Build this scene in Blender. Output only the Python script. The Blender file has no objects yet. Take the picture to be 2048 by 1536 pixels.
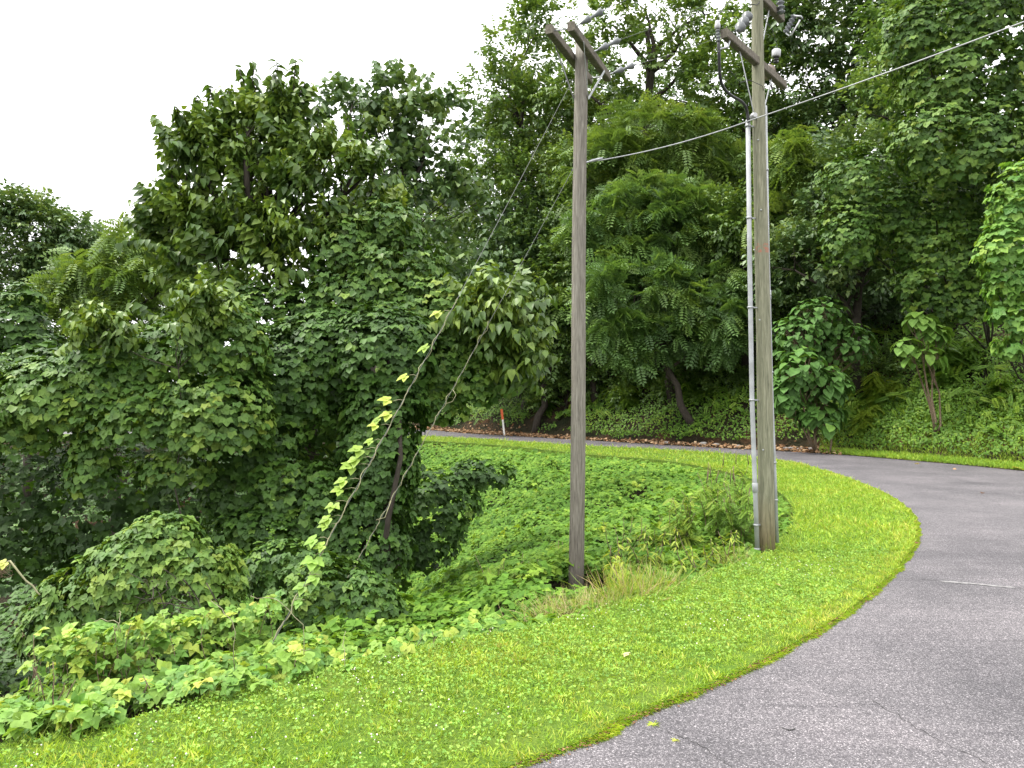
import bpy, bmesh, math
import numpy as np
from mathutils import Vector, Matrix

rng = np.random.default_rng(7)
PI = math.pi
S = bpy.context.scene
C = S.collection

# ------------------------------------------------------------------ camera
FPX, CAMH = 1490.0, 2.0                      # focal length in photo pixels (2048 wide), eye height
PITCH = math.atan((790 - 768) / FPX)
cd = bpy.data.cameras.new('camera')
cd.sensor_width = 36.0
cd.lens = 36.0 * FPX / 2048
cd.clip_start = 0.05
cd.clip_end = 3000
cam = bpy.data.objects.new('camera', cd)
cam.location = (0, 0, CAMH)
cam.rotation_euler = (PI / 2 + PITCH, 0, 0)
C.objects.link(cam)
S.camera = cam

# ------------------------------------------------------------------ sky: bright overcast
SUN_EL, SUN_AZ = math.radians(56), math.radians(-84)     # azimuth measured from +Y towards +X
W = bpy.data.worlds.new('World')
S.world = W
W.use_nodes = True
wn, wl = W.node_tree.nodes, W.node_tree.links
wn.clear()
wo = wn.new('ShaderNodeOutputWorld')
bg = wn.new('ShaderNodeBackground')
sky = wn.new('ShaderNodeTexSky')
sky.sky_type = 'NISHITA'
sky.sun_disc = False
sky.sun_elevation = SUN_EL
sky.sun_rotation = SUN_AZ
# cloud layer: the standard overcast distribution (zenith three times the horizon)
tc = wn.new('ShaderNodeTexCoord')
sep = wn.new('ShaderNodeSeparateXYZ')
mr = wn.new('ShaderNodeMapRange')
mr.inputs[1].default_value = 0.0
mr.inputs[2].default_value = 1.0
mr.inputs[3].default_value = 8.0
mr.inputs[4].default_value = 21.0
wl.new(tc.outputs['Generated'], sep.inputs[0])
wl.new(sep.outputs['Z'], mr.inputs[0])
cc = wn.new('ShaderNodeCombineColor')
for i in range(3):
    wl.new(mr.outputs[0], cc.inputs[i])
mx = wn.new('ShaderNodeMix')
mx.data_type = 'RGBA'
mx.inputs['Factor'].default_value = 0.93
wl.new(sky.outputs[0], mx.inputs['A'])
wl.new(cc.outputs[0], mx.inputs['B'])
wl.new(mx.outputs['Result'], bg.inputs['Color'])
bg.inputs['Strength'].default_value = 0.1
wl.new(bg.outputs[0], wo.inputs[0])

# ------------------------------------------------------------------ sun behind the cloud
sl = bpy.data.lights.new('sun', 'SUN')
sl.energy = 2.3
sl.angle = math.radians(18)
sl.color = (1.0, 0.96, 0.88)
so = bpy.data.objects.new('sun', sl)
sd = Vector((math.sin(SUN_AZ) * math.cos(SUN_EL), math.cos(SUN_AZ) * math.cos(SUN_EL), math.sin(SUN_EL)))
so.rotation_euler = sd.to_track_quat('Z', 'Y').to_euler()
so.location = (0, 0, 30)
C.objects.link(so)

S.view_settings.view_transform = 'Standard'
S.view_settings.look = 'None'
S.view_settings.exposure = 1.15
S.view_settings.gamma = 1.0
S.cycles.max_bounces = 6
S.cycles.transparent_max_bounces = 4
S.cycles.use_denoising = True

# ------------------------------------------------------------------ pixel -> world helpers
cP, sP = math.cos(PITCH), math.sin(PITCH)
def ray(px, py):
    u, v = (px - 1024) / FPX, (768 - py) / FPX
    return np.array([u, cP - v * sP, sP + v * cP])
def U(px, py, D):
    r = ray(px, py)
    return np.array([0, 0, CAMH]) + r * (D / r[1])
def G(px, py, z=0.0):
    r = ray(px, py)
    return np.array([0, 0, CAMH]) + r * ((z - CAMH) / r[2])

def nrm(a):
    return a / np.maximum(np.linalg.norm(a, axis=-1, keepdims=True), 1e-9)
def sstep(a, b, x):
    t = np.clip((x - a) / (b - a), 0, 1)
    return t * t * (3 - 2 * t)
def wob(p, f, seed=0.0):
    """smooth pseudo-noise about -1..1"""
    x, y, z = p[..., 0] * f + seed, p[..., 1] * f + seed * 1.7, p[..., 2] * f - seed
    return (np.sin(x * 1.3 + 1.9 * np.sin(y * .9 + z * .4)) + np.sin(y * 1.7 + 1.3 * np.sin(z * 1.1 - x * .6) + 2.1)
            + np.sin(z * 1.5 + 1.6 * np.sin(x * 1.2 + y * .5) + .7)) / 3

# ------------------------------------------------------------------ plan of the place (metres)
def smooth(pts, n=6):
    """Catmull-Rom through 2-D points"""
    P = np.array(pts, float)
    P = np.vstack([2 * P[0] - P[1], P, 2 * P[-1] - P[-2]])
    out = []
    for i in range(1, len(P) - 2):
        for t in np.linspace(0, 1, n, endpoint=False):
            a, b, c, d = P[i - 1], P[i], P[i + 1], P[i + 2]
            out.append(.5 * ((2 * b) + (c - a) * t + (2 * a - 5 * b + 4 * c - d) * t * t + (3 * b - a - 3 * c + d) * t ** 3))
    out.append(P[-2])
    return np.array(out)
def gp(l):
    return [tuple(G(x, y)[:2]) for x, y in l]
ROAD_IN = smooth([(-30, -7), (-12, -2.4), (-4, 1.5)] + gp([(1030, 1532), (1250, 1440), (1500, 1335), (1700, 1220), (1800, 1130),
    (1832, 1070), (1812, 1020), (1750, 980), (1650, 943), (1540, 918), (1430, 906), (1300, 898), (1140, 890), (940, 877), (815, 872)])
    + [(-12, 38), (-30, 38)])
ROAD_OUT = smooth([(-30, -12), (-10, -11), (2, -9), (10, -3), (15, 5), (16.2, 11), (15.4, 16)] + gp([(2048, 942), (1900, 928), (1660, 908),
    (1500, 899), (1300, 888), (1100, 876), (940, 867), (820, 859)]) + [(-14, 43.5), (-30, 43.5)])
LAWN_IN = smooth([(-30, -2), (-14, 1.3), (-7, 3.1)] + gp([(0, 1490), (250, 1443), (500, 1378), (700, 1330), (900, 1285), (1100, 1250),
    (1300, 1190), (1450, 1140), (1545, 1098), (1585, 1050), (1575, 1000), (1500, 958), (1350, 925), (1180, 910), (900, 885)])
    + [(-12, 35), (-30, 35)])
HOLLOW = np.vstack([LAWN_IN, [(-400, 35), (-400, -2)]])
OUTER = np.vstack([ROAD_OUT, [(-900, 43.5), (-900, 900), (900, 900), (900, -900), (-900, -900), (-900, -12)]])

def inside(poly, x, y):
    r = np.zeros(x.shape, bool)
    n = len(poly)
    for i in range(n):
        (x1, y1), (x2, y2) = poly[i], poly[(i + 1) % n]
        if y1 == y2:
            continue
        r ^= ((y1 > y) != (y2 > y)) & (x < (x2 - x1) * (y - y1) / (y2 - y1) + x1)
    return r
def dist(line, x, y):
    d = np.full(x.shape, 1e9)
    for (x1, y1), (x2, y2) in zip(line[:-1], line[1:]):
        vx, vy = x2 - x1, y2 - y1
        t = np.clip(((x - x1) * vx + (y - y1) * vy) / (vx * vx + vy * vy + 1e-12), 0, 1)
        d = np.minimum(d, (x - x1 - t * vx) ** 2 + (y - y1 - t * vy) ** 2)
    return np.sqrt(d)
def terrain(x, y):
    x, y = np.asarray(x, float), np.asarray(y, float)
    z = np.full(x.shape, -.10)
    p = np.stack([x, y, 0 * x], -1)
    dh = dist(LAWN_IN, x, y)
    s = .55 + (.2 - .55) * sstep(-3.6, .6, x)
    de = dh - .62 * np.minimum(dh, 1.0) * (1 - sstep(-2.2, -.4, x)) * (1 - sstep(9, 14, y))
    drop = s * np.minimum(de, 4.2) + .16 * np.clip(dh - 4.2, 0, 14) + .02 * np.clip(dh - 18, 0, 200)
    drop = drop + sstep(.3, 2.5, dh) * (.22 * wob(p, .8, 3) + .12 * wob(p, 1.9, 1))
    z = np.where(inside(HOLLOW, x, y), -.10 - drop, z)
    do = dist(ROAD_OUT, x, y)
    steep = .82 + .15 * wob(p, .25, 1)
    up = .06 * do + steep * np.clip(do - 1.0, 0, 4.6) + .48 * np.clip(do - 5.6, 0, 22) + .02 * np.clip(do - 27, 0, 60)
    up = up + .25 * sstep(1, 4, do) * wob(p, .7, 5)
    amp = (.12 + .88 * sstep(-20, -5, x)) * (.05 + .95 * sstep(2, 13, y))
    z = np.where(inside(OUTER, x, y), .015 + up * amp, z)
    return z

# ------------------------------------------------------------------ object helpers
def link(name, me, mat=None, parent=None):
    o = bpy.data.objects.new(name, me)
    if mat is not None and me is not None and not me.materials:
        me.materials.append(mat)
    if parent is not None:
        o.parent = parent
    C.objects.link(o)
    return o
def mesh_np(name, V, F, var=None, smooth_=False, uv=None):
    """V (n,3), F (m,3) or (m,4)"""
    V = np.ascontiguousarray(V, np.float32)
    F = np.ascontiguousarray(F, np.int32)
    me = bpy.data.meshes.new(name)
    k = F.shape[1]
    me.vertices.add(len(V))
    me.vertices.foreach_set('co', V.ravel())
    me.loops.add(F.size)
    me.loops.foreach_set('vertex_index', F.ravel())
    me.polygons.add(len(F))
    me.polygons.foreach_set('loop_start', np.arange(0, F.size, k, dtype=np.int32))
    me.polygons.foreach_set('loop_total', np.full(len(F), k, np.int32))
    if var is not None:
        a = me.attributes.new('var', 'FLOAT', 'POINT')
        a.data.foreach_set('value', np.ascontiguousarray(var, np.float32))
    if smooth_:
        me.polygons.foreach_set('use_smooth', np.ones(len(F), bool))
    me.update(calc_edges=True)
    return me
def tag(o, label=None, cat=None, group=None, kind=None):
    if label: o['label'] = label
    if cat: o['category'] = cat
    if group: o['group'] = group
    if kind: o['kind'] = kind
    return o
def empty(name, loc, label, cat, group=None):
    o = bpy.data.objects.new(name, None)
    o.location = loc
    o.empty_display_size = .1
    C.objects.link(o)
    return tag(o, label, cat, group)

class MB:
    """collects tubes, boxes and lathes in world space; build() re-centres on the parent"""
    def __init__(s):
        s.V, s.F, s.n = [], [], 0
    def add(s, V, F):
        s.V.append(np.asarray(V, float)); s.F.extend([tuple(int(i) + s.n for i in f) for f in F]); s.n += len(V)
    def tube(s, P, R, sides=8, cap=True):
        P = np.asarray(P, float); n = len(P)
        R = np.full(n, R) if np.isscalar(R) else np.asarray(R, float)
        T = np.gradient(P, axis=0); T = nrm(T)
        ref = np.array([0, 0, 1.]) if abs(T[0][2]) < .8 else np.array([1., 0, 0])
        rings = []
        for i in range(n):
            a = np.cross(T[i], ref); a /= np.linalg.norm(a) + 1e-12
            b = np.cross(T[i], a)
            ref = np.cross(a, T[i])
            an = np.linspace(0, 2 * PI, sides, endpoint=False)
            rings.append(P[i] + R[i] * (np.cos(an)[:, None] * a + np.sin(an)[:, None] * b))
        V = np.vstack(rings); F = []
        for i in range(n - 1):
            for j in range(sides):
                k = (j + 1) % sides
                F.append((i * sides + j, i * sides + k, (i + 1) * sides + k, (i + 1) * sides + j))
        if cap:
            F.append(tuple(range(sides))[::-1]); F.append(tuple((n - 1) * sides + j for j in range(sides)))
        s.add(V, F); return s
    def beam(s, A, B, w, h, up=(0, 0, 1)):
        A, B = np.asarray(A, float), np.asarray(B, float)
        t = nrm(B - A); x = nrm(np.cross(t, up)); z = np.cross(x, t)
        V = []
        c = min(w, h) * .12
        prof = [(-w/2+c, -h/2), (w/2-c, -h/2), (w/2, -h/2+c), (w/2, h/2-c), (w/2-c, h/2), (-w/2+c, h/2), (-w/2, h/2-c), (-w/2, -h/2+c)]
        for Q in (A, B):
            for (a, b) in prof:
                V.append(Q + x * a + z * b)
        F = [(i, (i+1) % 8, 8+(i+1) % 8, 8+i) for i in range(8)] + [tuple(range(8))[::-1], tuple(range(8, 16))]
        s.add(V, F); return s
    def lathe(s, A, B, prof, sides=14):
        """prof: (t along A->B in metres, radius)"""
        A, B = np.asarray(A, float), np.asarray(B, float)
        t = nrm(B - A)
        s_ = np.cross(t, (0.31, .5, .2)); s_ /= np.linalg.norm(s_); b = np.cross(t, s_)
        an = np.linspace(0, 2 * PI, sides, endpoint=False)
        ring = np.cos(an)[:, None] * s_ + np.sin(an)[:, None] * b
        V = np.vstack([A + t * q + ring * r for q, r in prof]); F = []
        for i in range(len(prof) - 1):
            for j in range(sides):
                k = (j + 1) % sides
                F.append((i*sides+j, i*sides+k, (i+1)*sides+k, (i+1)*sides+j))
        F.append(tuple(range(sides))[::-1]); F.append(tuple((len(prof)-1)*sides+j for j in range(sides)))
        s.add(V, F); return s
    def build(s, name, mat, parent=None, smooth_=True):
        V = np.vstack(s.V)
        off = np.array(parent.location) if parent is not None and parent.parent is None else np.zeros(3)
        if parent is not None and parent.parent is not None:
            off = np.array(parent.parent.location)
        V = V - off
        me = bpy.data.meshes.new(name)
        me.from_pydata(V.tolist(), [], s.F)
        me.polygons.foreach_set('use_smooth', np.array([smooth_ and len(p) == 4 for p in s.F]))
        me.update()
        return link(name, me, mat, parent)

# ------------------------------------------------------------------ materials
def mat_new(name):
    m = bpy.data.materials.new(name); m.use_nodes = True
    nt = m.node_tree; nt.nodes.clear()
    out = nt.nodes.new('ShaderNodeOutputMaterial')
    return m, nt.nodes, nt.links, out
def ramp(N, cols, interp='LINEAR'):
    r = N.new('ShaderNodeValToRGB'); e = r.color_ramp.elements; r.color_ramp.interpolation = interp
    while len(e) < len(cols): e.new(.5)
    for i, (p, c) in enumerate(cols):
        e[i].position = p; e[i].color = (*c, 1)
    return r
def noise(N, L, scale, detail=4, rough=.55, vec=None, dist_=0.0):
    n = N.new('ShaderNodeTexNoise'); n.inputs['Scale'].default_value = scale
    n.inputs['Detail'].default_value = detail; n.inputs['Roughness'].default_value = rough
    n.inputs['Distortion'].default_value = dist_
    if vec is not None: L.new(vec, n.inputs['Vector'])
    return n
def mixc(N, L, fac, a, b, mode='MIX'):
    m = N.new('ShaderNodeMix'); m.data_type = 'RGBA'; m.blend_type = mode
    for s_, v in (('Factor', fac), ('A', a), ('B', b)):
        if hasattr(v, 'links') or hasattr(v, 'is_linked'): L.new(v, m.inputs[s_])
        elif isinstance(v, tuple): m.inputs[s_].default_value = (*v, 1)
        else: m.inputs[s_].default_value = v
    return m.outputs['Result']

def leaf_mat(name, cols, trans=.22, rough=.55, spec=.3, warm=(1.32, 1.06, .78)):
    """cols: ramp over the per-leaf tint 'var'"""
    m, N, L, out = mat_new(name)
    at = N.new('ShaderNodeAttribute'); at.attribute_name = 'var'
    r = ramp(N, [(p_, tuple(a_ * b_ for a_, b_ in zip(c_, warm))) for p_, c_ in cols]); L.new(at.outputs['Fac'], r.inputs[0])
    col = r.outputs[0]
    geo = N.new('ShaderNodeNewGeometry')
    nz = noise(N, L, 9.0, 3, vec=geo.outputs['Position'])
    hs = N.new('ShaderNodeHueSaturation')
    mrn = N.new('ShaderNodeMapRange'); mrn.inputs[1].default_value = .3; mrn.inputs[2].default_value = .7
    mrn.inputs[3].default_value = .72; mrn.inputs[4].default_value = 1.28
    L.new(nz.outputs[0], mrn.inputs[0]); L.new(mrn.outputs[0], hs.inputs['Value']); L.new(col, hs.inputs['Color'])
    col = hs.outputs[0]
    p = N.new('ShaderNodeBsdfPrincipled')
    L.new(col, p.inputs['Base Color'])
    p.inputs['Roughness'].default_value = rough
    p.inputs['Specular IOR Level'].default_value = spec
    t = N.new('ShaderNodeBsdfTranslucent')
    tcol = mixc(N, L, 1.0, col, (1.25, 1.15, .55), 'MULTIPLY')
    L.new(tcol, t.inputs['Color'])
    mixs = N.new('ShaderNodeMixShader'); mixs.inputs[0].default_value = trans
    L.new(p.outputs[0], mixs.inputs[1]); L.new(t.outputs[0], mixs.inputs[2]); L.new(mixs.outputs[0], out.inputs[0])
    return m

M = {}
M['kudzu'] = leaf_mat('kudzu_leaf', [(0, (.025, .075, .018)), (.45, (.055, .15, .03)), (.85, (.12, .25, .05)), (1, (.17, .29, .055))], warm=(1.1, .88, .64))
M['kudzu_bright'] = leaf_mat('young_kudzu_leaf', [(0, (.07, .19, .04)), (.5, (.15, .31, .06)), (.88, (.26, .40, .07)), (1, (.38, .44, .10))], trans=.32, warm=(1.12, 1.0, .85))
M['kudzu_slope'] = leaf_mat('slope_kudzu_leaf', [(0, (.03, .10, .018)), (.45, (.075, .20, .03)), (.8, (.15, .30, .045)), (1, (.28, .38, .06))], trans=.32, spec=.2, rough=.65)
M['mulberry'] = leaf_mat('mulberry_leaf', [(0, (.022, .055, .02)), (.5, (.05, .12, .03)), (.85, (.11, .21, .04)), (1, (.15, .26, .05))], rough=.48, spec=.45)
M['poplar'] = leaf_mat('poplar_leaf', [(0, (.034, .074, .034)), (.6, (.074, .15, .052)), (1, (.145, .23, .066))], rough=.45, spec=.5, warm=(1.2, 1.06, .95))
M['oak'] = leaf_mat('oak_leaf', [(0, (.038, .082, .025)), (.5, (.085, .17, .04)), (1, (.175, .27, .058))], trans=.3, rough=.48, spec=.5, warm=(1.2, 1.08, .95))
M['locust'] = leaf_mat('locust_leaf', [(0, (.042, .095, .03)), (.5, (.095, .195, .05)), (1, (.19, .30, .068))], trans=.3, rough=.5, spec=.45, warm=(1.15, 1.05, 1))
M['locust_yellow'] = leaf_mat('pale_locust_leaf', [(0, (.055, .115, .028)), (.5, (.115, .20, .042)), (1, (.22, .30, .065))], trans=.3, rough=.5, spec=.45, warm=(1.1, 1.05, 1))
M['paulownia'] = leaf_mat('paulownia_leaf', [(0, (.035, .10, .03)), (.5, (.065, .18, .045)), (1, (.15, .32, .07))], rough=.6)
M['bank'] = leaf_mat('bank_plant_leaf', [(0, (.035, .10, .018)), (.5, (.075, .19, .025)), (1, (.19, .32, .04))], trans=.3)
M['weed'] = leaf_mat('weed_leaf', [(0, (.05, .13, .03)), (.5, (.10, .23, .04)), (1, (.27, .38, .07))], trans=.3)
M['grass'] = leaf_mat('lawn_blade', [(0, (.08, .17, .02)), (.45, (.20, .35, .035)), (.8, (.34, .45, .05)), (1, (.48, .46, .10))], trans=.3, rough=.55, spec=.3, warm=(1, 1, 1))
M['clover'] = leaf_mat('clover_leaf', [(0, (.07, .18, .025)), (.6, (.16, .31, .04)), (1, (.30, .43, .07))], trans=.25, warm=(1, 1, 1))
M['dry'] = leaf_mat('dry_grass_blade', [(0, (.22, .14, .07)), (.5, (.38, .29, .15)), (1, (.52, .44, .25))], trans=.2, rough=.7, spec=.2, warm=(1, 1, 1))
M['flower'] = leaf_mat('clover_flower', [(0, (.55, .50, .42)), (1, (.80, .76, .70))], trans=.1, rough=.8, spec=.1, warm=(1, 1, 1))
M['litter'] = leaf_mat('dead_leaf', [(0, (.07, .035, .018)), (.5, (.20, .105, .05)), (1, (.40, .28, .17))], trans=.05, rough=.8, spec=.15, warm=(1, 1, 1))

def wood_mat(name, cols, scale=(14, 14, 1.1), base=None, extra=None):
    m, N, L, out = mat_new(name)
    tc = N.new('ShaderNodeTexCoord'); mp = N.new('ShaderNodeMapping'); mp.inputs['Scale'].default_value = scale
    L.new(tc.outputs['Object'], mp.inputs[0])
    n = noise(N, L, 3.2, 9, .68, mp.outputs[0], .6)
    r = ramp(N, cols); L.new(n.outputs[0], r.inputs[0])
    col = r.outputs[0]
    mp2 = N.new('ShaderNodeMapping'); mp2.inputs['Scale'].default_value = (60, 60, 1.3); L.new(tc.outputs['Object'], mp2.inputs[0])
    n2 = noise(N, L, 2.2, 4, .6, mp2.outputs[0])
    chk = ramp(N, [(.0, (.25, .25, .25)), (.36, (.55, .55, .55)), (.44, (1, 1, 1)), (1, (1, 1, 1))]); L.new(n2.outputs[0], chk.inputs[0])
    col = mixc(N, L, 1.0, col, chk.outputs[0], 'MULTIPLY')
    if base:
        sx = N.new('ShaderNodeSeparateXYZ'); L.new(tc.outputs['Object'], sx.inputs[0])
        nb = noise(N, L, 2.5, 3, vec=tc.outputs['Object'])
        ad = N.new('ShaderNodeMath'); ad.operation = 'MULTIPLY_ADD'; ad.inputs[1].default_value = base[2]
        L.new(nb.outputs[0], ad.inputs[0]); L.new(sx.outputs['Z'], ad.inputs[2])
        rb = N.new('ShaderNodeMapRange'); rb.inputs[1].default_value = base[0]; rb.inputs[2].default_value = base[1]
        rb.inputs[3].default_value = base[4]; rb.inputs[4].default_value = 0
        L.new(ad.outputs[0], rb.inputs[0])
        col = mixc(N, L, rb.outputs[0], col, mixc(N, L, 1.0, col, base[3], 'MULTIPLY'))
    if extra:
        col = extra(N, L, tc, col)
    p = N.new('ShaderNodeBsdfPrincipled'); p.inputs['Roughness'].default_value = .85
    p.inputs['Specular IOR Level'].default_value = .2
    L.new(col, p.inputs['Base Color'])
    b = N.new('ShaderNodeBump'); b.inputs['Strength'].default_value = .5; b.inputs['Distance'].default_value = .012
    L.new(n2.outputs[0], b.inputs['Height']); L.new(b.outputs[0], p.inputs['Normal'])
    L.new(p.outputs[0], out.inputs[0])
    return m
def paint_mark(N, L, tc, col):
    """faded red spray mark on the face of the pole"""
    sx = N.new('ShaderNodeSeparateXYZ'); L.new(tc.outputs['Object'], sx.inputs[0])
    zz = N.new('ShaderNodeMath'); zz.operation = 'COMPARE'; zz.inputs[1].default_value = PAINT_Z; zz.inputs[2].default_value = .06
    L.new(sx.outputs['Z'], zz.inputs[0])
    yy = N.new('ShaderNodeMath'); yy.operation = 'LESS_THAN'; yy.inputs[1].default_value = -.02
    L.new(sx.outputs['Y'], yy.inputs[0])
    n = noise(N, L, 22, 4, vec=tc.outputs['Object'])
    g = N.new('ShaderNodeMapRange'); g.inputs[1].default_value = .45; g.inputs[2].default_value = .62; g.inputs[3].default_value = 0; g.inputs[4].default_value = .6
    L.new(n.outputs[0], g.inputs[0])
    a = N.new('ShaderNodeMath'); a.operation = 'MULTIPLY'; L.new(zz.outputs[0], a.inputs[0]); L.new(yy.outputs[0], a.inputs[1])
    b = N.new('ShaderNodeMath'); b.operation = 'MULTIPLY'; L.new(a.outputs[0], b.inputs[0]); L.new(g.outputs[0], b.inputs[1])
    return mixc(N, L, b.outputs[0], col, (.42, .10, .07))
PAINT_Z = 3.88
M['pole_grey'] = wood_mat('weathered_grey_wood', [(.25, (.085, .077, .064)), (.5, (.18, .165, .14)), (.75, (.30, .28, .245))], base=(-.2, 2.8, 1.4, (.56, .53, .50), .9))
M['pole_green'] = wood_mat('treated_green_grey_wood', [(.25, (.10, .105, .07)), (.5, (.19, .19, .13)), (.75, (.31, .30, .22))], base=(0, .9, .3, (.8, .55, .36), .9), extra=paint_mark)
M['arm_wood'] = wood_mat('crossarm_wood', [(.25, (.06, .052, .042)), (.5, (.13, .115, .09)), (.75, (.22, .2, .165))], scale=(9, 9, 9))
M['bark'] = wood_mat('bark', [(.3, (.025, .02, .016)), (.6, (.06, .05, .04)), (.8, (.11, .095, .08))], scale=(5, 5, 1.5))
M['twig'] = wood_mat('dry_stem', [(.3, (.10, .07, .045)), (.6, (.20, .15, .10)), (.8, (.30, .24, .17))], scale=(5, 5, 5))

def plain(name, col, rough=.5, metal=0., spec=.5, var=.12, sc=25):
    m, N, L, out = mat_new(name)
    tc = N.new('ShaderNodeTexCoord')
    n = noise(N, L, sc, 5, vec=tc.outputs['Object'])
    r = ramp(N, [(.3, tuple(c * (1 - var * 1.6) for c in col)), (.65, tuple(min(1, c * (1 + var)) for c in col))]); L.new(n.outputs[0], r.inputs[0])
    p = N.new('ShaderNodeBsdfPrincipled'); L.new(r.outputs[0], p.inputs['Base Color'])
    p.inputs['Roughness'].default_value = rough; p.inputs['Metallic'].default_value = metal; p.inputs['Specular IOR Level'].default_value = spec
    L.new(p.outputs[0], out.inputs[0]); return m
M['pvc'] = plain('grey_white_conduit', (.30, .31, .32), .45, var=.15, sc=6)
M['steel'] = plain('galvanised_steel', (.32, .33, .34), .45, .6)
M['cable'] = plain('black_cable', (.018, .018, .02), .45)
M['porcelain'] = plain('grey_porcelain', (.12, .13, .135), .35)
M['polymer'] = plain('pale_polymer', (.42, .42, .43), .45)
M['brown'] = plain('brown_porcelain', (.17, .13, .105), .4)
M['wire'] = plain('aluminium_wire', (.34, .35, .35), .5, .4)
M['guy'] = plain('dull_guy_wire', (.11, .115, .11), .6, .2)
M['vine'] = plain('twining_vine_stem', (.21, .20, .11), .7)
M['orange'] = plain('orange_plastic', (.62, .11, .03), .5)
M['white'] = plain('white_plastic', (.72, .70, .66), .5)
M['rock'] = plain('pale_stone', (.27, .25, .235), .9, spec=.2, var=.35, sc=9)

def ground_mat():
    m, N, L, out = mat_new('soil_and_leaf_mould')
    g = N.new('ShaderNodeNewGeometry')
    n = noise(N, L, .55, 6, .6, g.outputs['Position'])
    n2 = noise(N, L, 11, 6, .65, g.outputs['Position'])
    r = ramp(N, [(.38, (.018, .022, .010)), (.55, (.035, .028, .016)), (.68, (.10, .052, .028))]); L.new(n.outputs[0], r.inputs[0])
    r2 = ramp(N, [(.3, (.45, .45, .45)), (.7, (1.2, 1.2, 1.2))]); L.new(n2.outputs[0], r2.inputs[0])
    p = N.new('ShaderNodeBsdfPrincipled'); p.inputs['Roughness'].default_value = .95; p.inputs['Specular IOR Level'].default_value = .1
    L.new(mixc(N, L, 1., r.outputs[0], r2.outputs[0], 'MULTIPLY'), p.inputs['Base Color'])
    b = N.new('ShaderNodeBump'); b.inputs['Strength'].default_value = .8; b.inputs['Distance'].default_value = .08
    L.new(n2.outputs[0], b.inputs['Height']); L.new(b.outputs[0], p.inputs['Normal'])
    L.new(p.outputs[0], out.inputs[0]); return m
M['ground'] = ground_mat()
def lawn_mat():
    m, N, L, out = mat_new('lawn_thatch_and_shadow')
    g = N.new('ShaderNodeNewGeometry')
    n = noise(N, L, 60, 5, .7, g.outputs['Position']); n2 = noise(N, L, 1.1, 4, .6, g.outputs['Position'])
    r = ramp(N, [(.3, (.03, .06, .012)), (.6, (.09, .14, .02)), (.75, (.18, .19, .06))]); L.new(n.outputs[0], r.inputs[0])  # darkest stop paints the shadow specks between leaves into the thatch
    r2 = ramp(N, [(.35, (.75, .9, .7)), (.65, (1.2, 1.1, 1.1))]); L.new(n2.outputs[0], r2.inputs[0])
    p = N.new('ShaderNodeBsdfPrincipled'); p.inputs['Roughness'].default_value = .9; p.inputs['Specular IOR Level'].default_value = .1
    L.new(mixc(N, L, 1., r.outputs[0], r2.outputs[0], 'MULTIPLY'), p.inputs['Base Color'])
    L.new(p.outputs[0], out.inputs[0]); return m
M['lawn'] = lawn_mat()
def asphalt_mat():
    m, N, L, out = mat_new('worn_asphalt')
    g = N.new('ShaderNodeNewGeometry')
    P = g.outputs['Position']
    v = N.new('ShaderNodeTexVoronoi'); v.inputs['Scale'].default_value = 165; L.new(P, v.inputs['Vector'])
    sx = N.new('ShaderNodeSeparateColor'); L.new(v.outputs['Color'], sx.inputs[0])
    r = ramp(N, [(0, (.055, .053, .056)), (.5, (.09, .087, .091)), (.80, (.135, .131, .135)), (.93, (.22, .215, .215)), (1, (.34, .33, .33))])
    L.new(sx.outputs[0], r.inputs[0])
    v2 = N.new('ShaderNodeTexVoronoi'); v2.inputs['Scale'].default_value = 75; L.new(P, v2.inputs['Vector'])
    s2 = N.new('ShaderNodeSeparateColor'); L.new(v2.outputs['Color'], s2.inputs[0])
    r3 = ramp(N, [(0, (.8, .8, .8)), (.8, (1.05, 1.05, 1.05)), (1, (1.3, 1.28, 1.28))]); L.new(s2.outputs[1], r3.inputs[0])
    col = mixc(N, L, 1., r.outputs[0], r3.outputs[0], 'MULTIPLY')
    n = noise(N, L, .7, 5, .6, P)
    r2 = ramp(N, [(.3, (.66, .64, .67)), (.5, (.95, .91, .94)), (.7, (1.22, 1.15, 1.18))]); L.new(n.outputs[0], r2.inputs[0])
    col = mixc(N, L, 1., col, r2.outputs[0], 'MULTIPLY')
    # long roller and tyre streaks that follow the lane
    mp = N.new('ShaderNodeMapping'); mp.inputs['Rotation'].default_value = (0, 0, math.radians(22)); mp.inputs['Scale'].default_value = (.35, 7, 1)
    L.new(P, mp.inputs[0])
    ns = noise(N, L, 1.6, 4, .6, mp.outputs[0])
    rs = ramp(N, [(.30, (.5, .5, .52)), (.48, (1, 1, 1)), (1, (1.08, 1.08, 1.08))]); L.new(ns.outputs[0], rs.inputs[0])
    col = mixc(N, L, .4, col, rs.outputs[0], 'MULTIPLY')
    p = N.new('ShaderNodeBsdfPrincipled'); p.inputs['Roughness'].default_value = .8; p.inputs['Specular IOR Level'].default_value = .3
    L.new(col, p.inputs['Base Color'])
    b = N.new('ShaderNodeBump'); b.inputs['Strength'].default_value = .55; b.inputs['Distance'].default_value = .006
    L.new(v.outputs['Distance'], b.inputs['Height']); L.new(b.outputs[0], p.inputs['Normal'])
    L.new(p.outputs[0], out.inputs[0]); return m
M['asphalt'] = asphalt_mat()
M['crack'] = plain('crack_tar', (.022, .021, .021), .8)
M['patch'] = plain('pale_patch', (.17, .165, .165), .85, var=.4, sc=30)

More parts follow.
